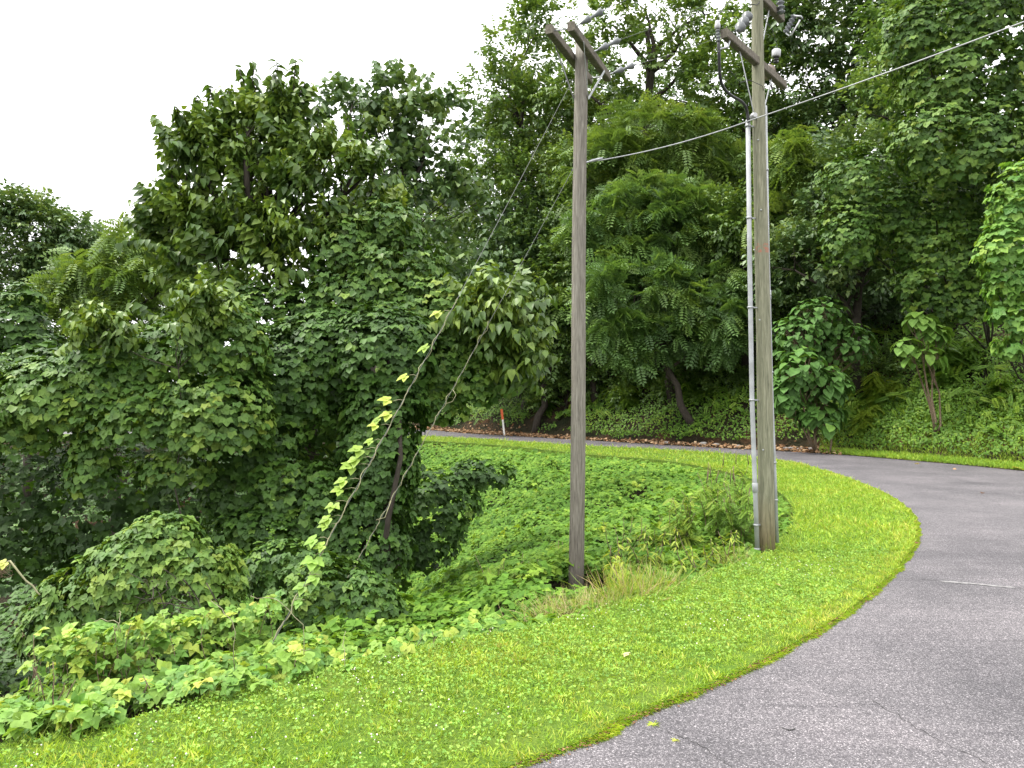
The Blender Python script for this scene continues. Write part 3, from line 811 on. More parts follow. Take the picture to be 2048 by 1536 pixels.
TREES = [
 # name, label, lobes(px,py,rx,ry[,dD]), D, base px, leaf, spray, mat, options
 ('mulberry_tree', 'tall dark mulberry rising from the vine thicket, upright shoots against the sky', 'trees in the hollow',
  [(415,305,48,32),(375,320,26,20),(470,345,36,30),(498,250,18,34),(520,300,30,32),(575,255,20,38),(600,315,40,36),(540,360,60,34),(650,340,50,42),(705,350,36,40),(690,400,90,70),(590,420,100,70),(500,430,80,50),(370,420,36,30),(335,470,34,24),(420,480,75,45),(520,470,80,50),(620,460,80,50),(520,520,110,70),(640,520,120,80),(750,500,90,80),(440,570,90,50),(560,610,130,70),(690,620,120,80),(790,610,80,80),(400,640,70,40)], 11, 640, 'mulberry', 'mulberry', 'mulberry',
  dict(extra=mulberry_shoots, tint=.58, size=.56, n_sub=74, per=6, gap=-.4, trunk_r=.16, singles=300, shoots=True, density=.95, sub_r=.42)),
 ('poplar_tree', 'slim round-leaved tree standing just behind the tall mulberry', 'trees in the hollow',
  [(820,215,70,60),(860,270,65,70),(780,280,60,60),(700,235,45,55),(840,360,85,80),(740,320,70,70),(870,440,85,90),(800,480,90,90),(880,540,80,80)], 19, 815, 'round', 'poplar', 'poplar',
  dict(tint=.5, size=1.15, n_sub=26, gap=-.35, trunk_r=.2, density=1.6)),
 ('oak_tree', 'thin-crowned oak at the skyline, leaning left of the grey pole', 'trees on the hillside',
  [(1030,120,65,60),(1000,190,55,55),(1075,60,55,55),(1060,230,75,70),(985,330,65,80),(1065,340,90,80),(950,420,65,90),(1030,450,100,100)], 40, 1040, 'kite', 'oak', 'oak',
  dict(tint=.5, size=1.35, n_sub=15, per=8, gap=-.3, trunk_r=.24)),
 ('oak_tree', 'open oak with dark forked limbs showing against the white sky between the poles', 'trees on the hillside',
  [(1225,50,75,55),(1290,20,60,50),(1350,55,65,60),(1290,120,85,60),(1370,130,60,60),(1220,130,60,60),(1410,30,45,50),(1180,190,70,60),(1330,200,90,60)], 38, 1310, 'kite', 'oak', 'oak',
  dict(tint=.58, size=1.25, n_sub=12, per=8, gap=-.25, trunk_r=.34)),
 ('oak_tree', 'yellowing oak crown behind the top of the grey pole', 'trees on the hillside',
  [(1120,270,90,70),(1190,280,80,60),(1110,360,90,80),(1200,370,80,80)], 41, 1150, 'kite', 'oak', 'oak', dict(tint=.72, size=1.35, n_sub=15, gap=-.4, trunk_r=.22)),
 ('oak_tree', 'shaded dark oak filling the wood left of the grey pole', 'trees on the hillside',
  [(960,520,80,90),(1050,560,100,110),(1100,470,80,90),(1010,650,110,90),(920,620,70,90),(1100,660,80,80)], 39, 1045, 'kite', 'oak', 'poplar', dict(tint=.4, size=1.4, n_sub=18, trunk_r=.24)),
 ('locust_tree', 'feathery yellow-green locust between the poles, highest of the locusts there', 'locust trees on the hillside',
  [(1300,290,110,60),(1250,330,80,60),(1370,300,80,60),(1290,380,130,70),(1400,370,80,60)], 35, 1320, 'pinnate', 'locust', 'locust_yellow', dict(tint=.45, size=1.2, n_sub=17, per=8, trunk_r=.2, low=-.8)),
 ('locust_tree', 'mid-green feathery locust beside the grey pole at cable height', 'locust trees on the hillside',
  [(1240,440,90,60),(1340,460,110,70),(1230,520,70,60),(1420,470,80,70),(1330,540,110,60)], 33, 1345, 'pinnate', 'locust', 'locust', dict(tint=.5, size=1.15, n_sub=17, per=8, trunk_r=.2, low=-.8)),
 ('locust_tree', 'low layered locust hanging over the far roadside bank between the poles', 'locust trees on the hillside',
  [(1270,590,100,50),(1380,600,90,60),(1230,660,70,45),(1330,670,110,40),(1440,650,80,60),(1270,700,60,30)], 31, 1390, 'pinnate', 'locust', 'locust', dict(tint=.42, size=1.1, n_sub=18, per=8, trunk_r=.18, low=-.8)),
 ('locust_tree', 'bright feathery locust just right of the green-grey pole', 'locust trees on the hillside',
  [(1610,320,75,45),(1580,380,60,50),(1650,390,70,50),(1600,450,80,50)], 30, 1630, 'pinnate', 'locust', 'locust_yellow', dict(tint=.55, size=1.1, n_sub=20, per=8, trunk_r=.14, low=-.8)),
 ('maple_tree', 'tall dense tree behind the head of the green-grey pole', 'trees on the hillside',
  [(1480,90,80,70),(1440,190,80,80),(1500,280,80,80),(1420,280,70,60),(1560,170,80,80),(1480,380,80,70)], 37, 1480, 'kite', 'oak', 'oak', dict(tint=.5, size=1.3, n_sub=16, gap=-.4, trunk_r=.24)),
 ('maple_tree', 'dark crown reaching the top of the picture right of the green-grey pole', 'trees on the hillside',
  [(1640,60,90,80),(1700,140,100,80),(1620,180,80,70),(1750,40,90,80),(1680,250,90,60),(1790,150,80,80),(1560,60,60,60)], 36, 1690, 'kite', 'oak', 'poplar', dict(tint=.6, size=1.35, n_sub=17, gap=-.45, trunk_r=.26)),
 ('maple_tree', 'pale green tree top below the overhead cable at the upper right', 'trees on the hillside',
  [(1830,60,80,80),(1890,20,80,60),(1800,140,70,60),(1760,230,80,60)], 31, 1830, 'kite', 'oak', 'locust', dict(tint=.62, size=1.2, n_sub=17, gap=-.4, trunk_r=.2)),
 ('maple_tree', 'broad tree mid-slope whose vine-hung boughs face the road', 'trees on the hillside',
  [(1720,340,90,70),(1790,380,90,80),(1700,440,90,70),(1790,480,100,70),(1660,520,80,60),(1740,560,100,60),(1590,540,70,70)], 28, 1720, 'kite', 'oak', 'poplar', dict(tint=.62, size=1.05, n_sub=22, gap=-.5, trunk_r=.22)),
 ('maple_tree', 'shadowy tree over the dirt cut behind the broad-leaved shrubs', 'trees on the hillside',
  [(1600,620,90,60),(1700,620,90,60),(1800,600,90,60),(1880,560,80,60),(1850,470,80,70)], 30, 1760, 'kite', 'oak', 'poplar', dict(tint=.45, size=1.1, n_sub=20, gap=-.6, trunk_r=.2)),
 ('maple_tree', 'soft green tree filling the wood just right of the grey pole, above the locusts', 'trees on the hillside',
  [(1200,420,80,70),(1190,520,70,70),(1200,610,70,60),(1150,560,60,80),(1180,340,70,60)], 36, 1190, 'kite', 'oak', 'oak', dict(tint=.55, size=1.2, n_sub=20, gap=-.6, trunk_r=.2)),
 ('maple_tree', 'mid-green tree wedged behind the conduits of the green-grey pole', 'trees on the hillside',
  [(1470,470,80,70),(1500,560,80,70),(1460,640,80,60),(1540,470,70,70),(1560,640,70,60)], 32, 1490, 'kite', 'oak', 'oak', dict(tint=.5, size=1.1, n_sub=22, gap=-.6, trunk_r=.2)),
 ('locust_tree', 'broad mid-green locust behind the layered one, between the poles', 'locust trees on the hillside',
  [(1300,480,120,90),(1400,540,100,80),(1240,580,90,80),(1350,620,110,70)], 35, 1330, 'pinnate', 'locust', 'locust', dict(tint=.6, size=1.2, n_sub=10, per=8, trunk_r=.2, low=-.8)),
 ('maple_tree', 'light leafy tree at the left foot of the wood, behind the mulberry bough', 'trees on the hillside',
  [(1060,620,80,70),(1110,700,70,60),(1000,720,80,60),(1120,600,60,70)], 37, 1070, 'kite', 'oak', 'oak', dict(tint=.45, size=1.2, n_sub=20, gap=-.6, trunk_r=.2)),
 ('oak_tree', 'grey-green tree on the far left horizon', 'trees beyond the hollow',
  [(30,440,60,60),(80,480,60,60),(20,540,70,70),(110,545,60,50),(60,620,90,60),(150,480,35,30)], 30, 50, 'kite', 'oak', 'poplar', dict(tint=.6, size=1.1, n_sub=30, gap=-.65, trunk_r=.2)),
 ('locust_tree', 'yellow-green feathery tree in the gap left of the tall mulberry', 'trees beyond the hollow',
  [(210,560,70,55),(290,520,60,45),(170,620,80,60),(280,600,80,60),(230,670,90,60),(340,560,60,60)], 25, 240, 'pinnate', 'locust', 'locust_yellow', dict(tint=.5, size=1.0, n_sub=20, per=8, trunk_r=.15, low=-.4)),
 ('poplar_tree', 'small far tree top peeping over the yellow-green feathery tree', 'trees beyond the hollow',
  [(190,505,50,35),(250,515,45,30),(320,495,40,35),(360,525,50,50),(130,580,90,60),(280,590,120,70),(400,600,80,70)], 34, 260, 'kite', 'oak', 'poplar', dict(tint=.6, size=1.1, n_sub=26, gap=-.7, trunk_r=.15)),
]
for (nm, lab, grp, spec, D, bpx, lf, sp, mt, kw) in TREES:
    make_tree(nm, lab, grp, spec, D, bpx, lf, sp, M[mt], **kw)

# a second row of trunks higher up fills the depth of the wood
for i, (px, py, D) in enumerate([(1130, 200, 52), (1250, 300, 50), (1420, 250, 50), (1560, 330, 46), (1700, 300, 48), (1850, 250, 44), (1000, 420, 52), (1180, 480, 46), (1420, 520, 42), (1650, 430, 40), (1900, 350, 38), (900, 520, 50)]):
    where = ['highest up behind the grey pole', 'above the middle of the wood', 'behind the head of the green-grey pole', 'upslope right of the green-grey pole', 'upslope under the overhead cable',
             'high on the right-hand slope', 'at the left end of the wooded slope', 'deep in the wood beside the grey pole', 'deep in the wood left of the green-grey pole', 'deep in the wood right of the green-grey pole',
             'deep in the wood near the right edge', 'dark at the foot of the wood, left end'][i]
    make_tree('woodland_tree', 'shaded woodland tree ' + where, 'trees deep in the wood', [(px, py, 110, 100), (px + 70, py + 80, 90, 80), (px - 70, py + 90, 90, 80), (px, py + 170, 110, 80)], D, px, 'kite', 'oak', M['poplar'],
              tint=.5, size=1.5, n_sub=14, per=8, gap=-.55, trunk_r=.26)

for (px, py, D, lab) in [(1075, 765, 38.5, 'leafy bush on the far bank above the marker post'), (1130, 785, 37, 'leafy bush on the far bank hidden partly by the grey pole'), (1215, 765, 36, 'dark bush on the far bank just right of the grey pole shaft'), (1300, 775, 34.5, 'rounded bush on the far bank under the layered locust'),
                         (1385, 765, 33.5, 'bush on the far bank under the middle of the wood'), (1455, 775, 32, 'bush on the far bank left of the conduits'), (1740, 745, 28, 'dark bush on the bank right of the huge-leaved shrub'), (1960, 770, 25.5, 'spreading bush under the bright vine curtain at the right')]:
    make_tree('bank_bush', lab, 'bushes along the wooded bank', [(px, py, 42, 30), (px - 36, py + 16, 34, 24), (px + 38, py + 14, 34, 24), (px + 8, py - 26, 32, 24)], D, px, 'kite', 'oak', M['oak'], tint=.4, size=.72, n_sub=34, per=7, gap=-.7, trunk_r=.05, cat='bush')

# ------------------------------------------------------------------ vines over trees (right)
def vine_cloak(name, label, group, spec, D, **k):
    return kudzu_mass(name, label, group, spec, D, **k)
vine_cloak('vine_draped_tree', 'tall tree cloaked in glossy vines at the upper right corner', 'vine-cloaked trees', [(1960,40,130,120),(2030,150,100,140),(1900,150,90,100),(1960,280,110,100),(1870,280,80,80),(2060,330,80,160),(1840,60,70,80)], 22,
           base_D=25.5, leaf='kudzu_lo', size=.26, cover=2.4, tint=.55, base_px=1980, noise_amp=.28, gap=-.35, cat='tree')
vine_cloak('vine_draped_tree', 'vine-cloaked tree half way up the right slope with hanging ends', 'vine-cloaked trees', [(1900,400,90,80),(1850,470,70,70),(1930,500,90,90),(1790,420,80,70),(1870,570,70,60),(1720,360,70,60),(1700,470,60,60),(1940,600,70,50)], 24,
           base_D=28, leaf='kudzu_lo', size=.24, cover=2.2, tint=.5, base_px=1890, noise_amp=.28, gap=-.3, cat='tree')
vine_cloak('vine_draped_tree', 'bright pale-leaved vine curtain hanging at the right edge', 'vine-cloaked trees', [(2045,410,60,70),(2010,500,45,60),(2060,540,70,90),(2003,590,26,70),(2050,640,45,50),(2020,690,25,25)], 18,
           mat='kudzu_bright', leaf='kudzu_lo', size=.25, cover=2.4, tint=.3, base_px=2080, base_D=22.5, noise_amp=.26, gap=-.35, cat='tree')

# ------------------------------------------------------------------ big-leaved shrubs on the bank
def big_leaf(label, spec, D, bpx, tint, size, n, bD=None):
    cs, rs = lobes_of(spec, D)
    bD = bD or D + .3
    bx = (bpx - 1024) / FPX * bD; bz = float(terrain(np.array([bx]), np.array([bD]))[0])
    root = empty('paulownia_shrub', (bx, bD, bz), label, 'shrub', 'big-leaved shrubs on the bank')
    mb = MB(); F_ = Foliage('big')
    for c, r in zip(cs, rs):
        st = limb(mb, (bx, bD, bz), c, .035, .018, .08, 6, 6)
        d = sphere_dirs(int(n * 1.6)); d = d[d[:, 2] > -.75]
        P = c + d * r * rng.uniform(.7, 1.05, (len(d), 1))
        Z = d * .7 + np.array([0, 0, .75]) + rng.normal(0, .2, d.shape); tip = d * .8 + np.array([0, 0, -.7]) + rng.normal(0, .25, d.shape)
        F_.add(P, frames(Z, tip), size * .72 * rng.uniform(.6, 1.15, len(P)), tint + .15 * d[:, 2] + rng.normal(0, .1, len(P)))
        for q in P[::5]: limb(mb, st[rng.integers(3, 6)], q, .014, .008, .05, 3, 4)
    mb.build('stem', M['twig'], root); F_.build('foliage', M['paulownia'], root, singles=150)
big_leaf('large dark shrub of huge heart-shaped leaves beside the green-grey pole', [(1650,770,45,40),(1600,745,50,50),(1640,830,45,25),(1570,790,30,40)], 25.5, 1630, .35, .45, 110)
big_leaf('shrub with small crowded leaves above the huge heart-leaved shrub', [(1640,640,60,45),(1690,690,60,45),(1600,680,60,50)], 26.5, 1650, .32, .33, 190)
big_leaf('pale broad-leaved sapling leaning out of the dirt cut on the right', [(1840,640,30,18),(1870,665,28,16),(1815,690,28,16),(1850,715,38,22)], 23.5, 1870, .75, .45, 24)
big_leaf('small seedling of four round leaves at the foot of the bank', [(1658,850,16,10)], 25, 1660, .5, .45, 8)

# ------------------------------------------------------------------ kudzu in the hollow (left)
kudzu_mass('kudzu_thicket', 'great mound of kudzu at the left edge with a dark hollow beneath', 'kudzu-smothered thickets', [(110,790,120,85),(230,745,120,85),(340,700,95,75),(430,680,90,90),(300,830,150,90),(185,920,40,100),(430,830,100,110),(30,850,70,80),(-90,800,130,110),(-240,830,140,160),(350,930,70,50)], 9,
           stems=False, size=.135, cover=2.7, tint=.5, singles=300, base_px=250, noise_amp=.16, low=-.55)  # mound runs on past the left edge; those unseen lobes added for shade
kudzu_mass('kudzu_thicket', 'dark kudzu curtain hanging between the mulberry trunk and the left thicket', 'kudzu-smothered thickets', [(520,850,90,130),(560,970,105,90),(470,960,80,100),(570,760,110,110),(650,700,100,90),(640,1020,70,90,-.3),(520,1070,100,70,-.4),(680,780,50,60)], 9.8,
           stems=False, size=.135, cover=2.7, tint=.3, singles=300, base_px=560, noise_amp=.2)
kudzu_mass('kudzu_cloak', 'kudzu climbing through the lower crown of the tall mulberry', 'kudzu-smothered thickets', [(600,640,130,70),(720,590,110,80),(800,540,80,80),(500,620,90,60),(690,500,70,60),(780,450,60,60)], 10.5,
           stems=False, size=.135, cover=2.3, tint=.42, base_px=650, noise_amp=.26, gap=-.2, singles=200)
kudzu_mass('kudzu_column', 'column of kudzu leaves draped down a trunk behind the guy wires', 'kudzu-smothered thickets', [(770,700,110,90),(770,800,80,110),(755,920,78,110),(740,1030,80,110),(700,1100,90,80),(760,1110,70,80)], 9.6,
           stem_r=.05, size=.13, cover=2.8, tint=.3, singles=300, base_px=730, noise_amp=.14)
kudzu_mass('kudzu_overhang', 'kudzu-topped bough reaching right towards the grey pole', 'kudzu-smothered thickets', [(850,625,120,60),(935,640,90,60),(880,720,90,80),(940,750,65,60),(860,795,45,45),(918,812,20,30)], 10.2,
           stems=False, size=.128, cover=2.6, tint=.5, singles=300, base_px=750, noise_amp=.2, gap=-.4)
make_tree('mulberry_sapling', 'pale mulberry bough hanging over the lane end beside the grey pole', 'trees in the hollow', [(985,620,58,40),(1020,640,34,38),(970,680,55,40),(1025,700,34,22),(1020,735,28,12),(945,640,60,50)], 10, 735, 'mulberry', 'mulberry', M['mulberry'],
          tint=.62, size=.54, n_sub=64, per=6, gap=-.4, trunk_r=.025, density=1.2, start=(800, 760, 10.))
cone = kudzu_mass('kudzu_mound', 'rounded cone of kudzu in the foreground hollow', 'kudzu mounds', [(325,1085,75,60),(300,1140,120,85),(220,1200,130,85),(125,1255,75,70),(390,1180,85,110),(330,1240,130,100)], 6.7,
           stems=False, leaf='kudzu_hi', size=.11, cover=2.7, tint=.6, singles=300, base_px=280, noise_amp=.08, low=-.7)
kudzu_mass('kudzu_mound', 'darker kudzu heap below the guy wires', 'kudzu mounds', [(640,1190,120,85),(570,1140,80,60),(720,1220,80,80),(650,1260,130,70)], 7.4,
           stems=False, leaf='kudzu_hi', size=.105, cover=2.6, tint=.42, singles=300, base_px=640, noise_amp=.1)
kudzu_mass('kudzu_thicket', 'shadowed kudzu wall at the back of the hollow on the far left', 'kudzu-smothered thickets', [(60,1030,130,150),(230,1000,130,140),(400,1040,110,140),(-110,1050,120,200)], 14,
           stems=False, leaf='kudzu_far', size=.22, cover=1.5, tint=.12, base_px=200, noise_amp=.14)  # low leaf tint paints the shade under the overhang
kudzu_mass('kudzu_thicket', 'added leaf roof behind the left thicket that shades the hollow', 'kudzu-smothered thickets', [(100,780,170,90),(330,760,160,90),(560,780,140,110),(-130,790,170,120),(100,790,170,80,2),(330,770,160,80,2),(560,760,140,100,2)], 11.5,
           stems=False, leaf='kudzu_far', size=.25, cover=1.6, tint=.3, base_px=300, base_D=13, noise_amp=.1, gap=-.8)  # leaf masses added to keep skylight out of the hollow
kudzu_mass('kudzu_tower', 'dense vine-wrapped tree stub at the far left edge', 'kudzu-smothered thickets', [(40,650,55,50),(70,720,60,60),(20,760,60,80),(50,600,40,30)], 12, stems=False, size=.19, cover=2.7, tint=.25, base_px=40, noise_amp=.18)
kudzu_mass('kudzu_thicket', 'dim kudzu bank behind the column, at the foot of the slope', 'kudzu-smothered thickets', [(870,1000,80,75),(960,945,60,30),(850,1070,65,75),(680,900,80,110),(790,960,55,100)], 13.2, stems=False, leaf='kudzu_far', size=.19, cover=2.2, tint=.2, base_px=860, noise_amp=.16)  # overhang's shade is put into the leaf colour by the low tint
# rising shoots in front of the left thicket
make_tree('mulberry_sapling', 'bright leafy sapling poking up out of the left kudzu mound', 'trees in the hollow', [(408,615,22,32),(435,655,28,32),(205,668,28,12)], 8.6, 420, 'mulberry', 'mulberry', M['mulberry'],
          tint=.62, size=.42, n_sub=50, per=6, gap=-.6, trunk_r=.014, density=1.2)

# kudzu ground cover on the slope
def cover(name, label, n, box, cond, leaf, mat, size, hgt, tint, parent=None, seed=0., upn=.9, patchy=None, kind='stuff', edge=None):
    x = rng.uniform(box[0], box[1], n); y = rng.uniform(box[2], box[3], n)
    m = cond(x, y); x, y = x[m], y[m]
    z = terrain(x, y); p = np.stack([x, y, z], -1)
    b = wob(p, 1.6, seed) * .5 + wob(p, 3.7, seed + 2) * .5
    zz = z + hgt * (.45 + .4 * b + rng.random(len(x)) * .35) * (1 if edge is None else edge(x, y))
    p[:, 2] = zz
    if patchy is not None:
        m = patchy(p); p, b = p[m], b[m]
    e = .15
    gx_ = (terrain(p[:, 0] + e, p[:, 1]) - terrain(p[:, 0] - e, p[:, 1])) / (2 * e); gy_ = (terrain(p[:, 0], p[:, 1] + e) - terrain(p[:, 0], p[:, 1] - e)) / (2 * e)
    nn = nrm(np.stack([-gx_, -gy_, np.ones(len(p))], -1))
    Z = nn * upn + rng.normal(0, .33, p.shape) + np.array([0, -.25, .15])
    tip = rng.normal(0, .8, p.shape) + np.array([0, -.55, -.35])
    F_ = Foliage(leaf); F_.add(p, frames(Z, tip), size * rng.uniform(.6, 1.2, len(p)), tint + .22 * b + rng.normal(0, .12, len(p)))
    o = F_.build(name, M[mat], None)
    return tag(o, label, kind=kind)
inH = lambda x, y: inside(HOLLOW, x, y)
cover('kudzu_ground_cover', 'knee-high kudzu covering the slope of the hollow', 84000, (-9, 6.5, 5.5, 32), lambda x, y: inH(x, y) & (dist(LAWN_IN, x, y) > .12) & (x > -.42 * y) & (np.hypot((x - .80) * 1.3, y - 8.65) > .5 + .25 * rng.random(len(x))), 'kudzu_far', 'kudzu_slope', .16, .58, .50, edge=lambda x, y: .22 + .78 * sstep(.2, 2.4, dist(LAWN_IN, x, y)))
cover('kudzu_ground_cover', 'low kudzu at the bottom of the left hollow', 20000, (-24, -1.5, 5, 34), lambda x, y: inH(x, y) & (dist(LAWN_IN, x, y) > .8) & (x > -.78 * y - 1) & (x < -.2 * y) & (y > 10.5), 'kudzu_far', 'kudzu', .27, .4, .25, seed=4.)  # leaves tinted dark to stand in for the hollow's gloom
# plants on the bank and up the hillside
def litw(x, y):
    px = 1024 + FPX * x / np.maximum(y, 1); p = np.stack([x, y, 0 * x], -1)
    w = np.interp(px, [780, 900, 1000, 1090, 1150, 1300, 1480, 1560, 1600, 1650, 1690], [1.0, 1.1, 1.5, .9, .7, .7, .7, 1.1, 1.4, 1.1, 0])
    return w * (1 + .35 * wob(p, 1.3, 4))
inO = lambda x, y: inside(OUTER, x, y)
def bank_patch(p):
    return wob(p, .55, 2.) + .4 * wob(p, 1.7, 7) > np.where(p[:, 0] > 8.5, -1.2, -.6)
cover('bank_undergrowth', 'low leafy plants over the roadside bank', 210000, (-9, 17, 14, 52), lambda x, y: inO(x, y) & (dist(ROAD_OUT, x, y) > np.maximum(np.where(x > 9.6, .9, .3), litw(x, y) - .2 + .4 * rng.random(len(x)))) & (dist(ROAD_OUT, x, y) < 8) & (x < .78 * y + 1), 'kite', 'bank', .13, .5, .45, patchy=bank_patch)
cover('bank_undergrowth', 'taller weeds scattered over the roadside bank', 11000, (-9, 17, 14, 52), lambda x, y: inO(x, y) & (dist(ROAD_OUT, x, y) > np.maximum(1.4, litw(x, y))) & (dist(ROAD_OUT, x, y) < 8) & (x < .78 * y + 1), 'fern', 'bank', .38, .7, .55, patchy=lambda p: wob(p, .8, 5.) > .0, seed=2.)
cover('woodland_undergrowth', 'dim undergrowth on the wooded hillside', 42000, (-8, 30, 24, 68), lambda x, y: inO(x, y) & (dist(ROAD_OUT, x, y) > 6.5) & (x < .78 * y + 1), 'kite', 'poplar', .42, .9, .3, seed=6.)

# ------------------------------------------------------------------ kudzu spilling over the lawn edge in the foreground
def edge_points(n, px0, px1, spread0, spread1):
    L = LAWN_IN[(LAWN_IN[:, 1] > 2.5) & (LAWN_IN[:, 1] < 14)]
    out = []
    k = rng.integers(0, len(L) - 1, n * 3); t = rng.random(n * 3)[:, None]
    P = L[k] * (1 - t) + L[k + 1] * t
    Tn = nrm(L[k + 1] - L[k]); Nn = np.stack([-Tn[:, 1], Tn[:, 0]], -1)
    P = P + Nn * rng.uniform(spread0, spread1, (n * 3, 1))
    px = 1024 + FPX * P[:, 0] / np.maximum(P[:, 1], .5)
    return P[(px > px0) & (px < px1) & (P[:, 1] > 3)][:n]
def fore(label, n, px0, px1, s0, s1, hf, size, tint, singles, mat='kudzu_bright'):
    P = edge_points(int(n * 1.5), px0, px1, s0, s1)
    g3 = np.c_[P, 0 * P[:, :1]]; P = P[wob(g3, 2.3, n * .01) + .6 * wob(g3, 6., 2) > rng.uniform(-.75, .1, len(P))][:n]
    z = terrain(P[:, 0], P[:, 1]); h = hf(P) * rng.uniform(.25, 1.0, len(P)) ** .6
    p = np.c_[P, np.maximum(z, -.45) + h]
    root = empty('kudzu_vine', (p[:, 0].mean(), p[:, 1].mean(), float(z.mean())), label, 'vine', 'kudzu along the lawn edge')
    Z = np.array([0, -.25, 1.]) + rng.normal(0, .42, p.shape); tip = rng.normal(0, 1, p.shape) + np.array([.1, -.5, -.25])
    F_ = Foliage('kudzu_hi'); F_.add(p, frames(Z, tip), size * rng.uniform(.6, 1.2, len(p)), tint + .35 * (h / .4 - .5) * .4 + rng.normal(0, .23, len(p)))
    F_.build('foliage', M[mat], root, singles)
    mb = MB()
    for q in p[::9]:
        limb(mb, (q[0] + rng.normal(0, .06), q[1] + rng.normal(0, .06), float(terrain(q[:1], q[1:2])[0]) - .05), q, .0035, .0025, .08, 5, 4)
    mb.build('stem', M['twig'], root)
    return root
def hill_h(P):
    px = 1024 + FPX * P[:, 0] / P[:, 1]
    return .20 + .34 * np.exp(-((px - 300) / 260) ** 2)
fore('low sprawl of pale kudzu leaves along the lawn edge, bottom left', 1900, -300, 640, -.05, 1.35, lambda P: np.full(len(P), .26), .115, .5, 300)
fore('yellow-green kudzu bush on stalks rising behind the sprawl, in front of the cone', 800, 60, 560, .75, 1.4, lambda P: np.full(len(P), .66), .11, .45, 300)
fore('thin line of kudzu runners where lawn meets hollow, below the guy wires', 330, 560, 1000, -.15, 1.1, lambda P: .06 + .22 * rng.random(len(P)), .11, .55, 220)
fore('straggling pale kudzu edge between the two poles', 200, 1000, 1560, .05, .7, lambda P: np.full(len(P), .12), .10, .6, 120)
# tendrils that stand above the foreground leaves
for i, (a, b, c) in enumerate([((610, 1255), (560, 1200), (500, 1195)), ((470, 1248), (440, 1215), (420, 1202)), ((240, 1245), (200, 1238), (165, 1248)), ((238, 1250), (240, 1230), (237, 1222)), ((690, 1310), (688, 1280), (692, 1262)), ((590, 1325), (600, 1300), (625, 1297))]):
    pts = [U(*a, 5.4), U(*b, 5.45), U(*c, 5.5)]
    A = pts[0].copy(); A[2] -= .35
    P = np.array([A] + pts); t = np.linspace(0, 3, 12)
    Q = np.stack([np.interp(t, range(4), P[:, k]) for k in range(3)], -1) + rng.normal(0, .006, (12, 3))
    o = MB().tube(Q, np.linspace(.0035, .002, 12), 5).build('vine_tendril', M['vine'])
    tag(o, ['bare tendril arching above the bush near the cone', 'curled tendril beside the cone of kudzu', 'tendril arching left over the bush', 'tiny upright tendril above the bush top', 'upright tendril on the thin runner line',
            'bent tendril over the dark gap below the heap'][i], 'tendril', 'vine tendrils in the foreground')

# hanging vine at the far left, with a withered seed head
P = np.array([U(-5, 1130, 5.2), U(20, 1122, 5.2), U(38, 1145, 5.2), U(52, 1162, 5.2), U(66, 1172, 5.2), U(74, 1184, 5.2), U(80, 1190, 5.2)])
root = empty('dangling_vine', tuple(P[0]), 'dry vine end dangling at the far left edge with a yellow leaf', 'vine')
MB().tube(P, np.linspace(.008, .005, 7), 6).build('stem', M['vine'], root)
F_ = Foliage('kudzu_hi'); F_.add(P[1:2], frames(np.array([[.1, -.4, 1]]), np.array([[-.4, -.3, -.3]])), .10, .98); F_.build('leaf', M['kudzu_bright'], root)
mb = MB()
for i in range(40):
    c = U(4, 1142, 5.2); q = c + rng.normal(0, .04, 3)
    limb(mb, c + rng.normal(0, .02, 3), q, .0025, .002, .2, 3, 4)
mb.build('seed_head', M['twig'], root)
# dead stick standing in the dark hollow
mb = MB(); limb(mb, U(72, 1360, 7.6), U(45, 1235, 7.9), .022, .014, .02, 6, 6)
tag(mb.build('dead_stick', M['twig']), 'bare dead stick standing in the dark hollow at the left', 'stick')
# tangle of dead stems on the cone
mb = MB()
for i in range(34):
    a = U(330 + rng.normal(0, 45), 1200 + rng.normal(0, 30), 6.25 + rng.random() * .15); b = a + rng.normal(0, .16, 3) + np.array([.05, 0, -.1])
    limb(mb, a, b, .005, .003, .15, 5, 4)
tag(mb.build('dead_stems', M['bark'], cone), 'tangle of brown dead stems', kind='stuff')

# ------------------------------------------------------------------ utility poles
def pole(label, A, B, ra, rb, mat):
    root = empty('utility_pole', tuple(A), label, 'utility pole', 'wooden utility poles')
    t = np.linspace(0, 1, 26)[:, None]
    P = A + (B - A) * t; P = P + np.c_[.008 * np.sin(t * 7), .006 * np.sin(t * 5 + 1), 0 * t]
    R = (ra + (rb - ra) * t[:, 0]) * (1 + .012 * np.sin(t[:, 0] * 31)); R[0] *= 1.05
    P[0][2] -= .3
    MB().tube(P, R, 20).build('pole', mat, root)
    return root
D1 = 9.3
b1 = U(1152, 1190, D1); b1[2] = float(terrain(b1[:1], b1[1:2])[0]); t1 = U(1163, 82, D1)
pole1 = pole('weathered grey wooden pole with twin crossarms at the hollow edge', b1, t1, .096, .081, M['pole_grey'])
b2 = G(1534, 1103); D2 = float(b2[1]); t2 = U(1511, -190, D2)
pole2 = pole('greenish wooden pole with white conduits standing on the lawn', b2, t2, .104, .066, M['pole_green'])

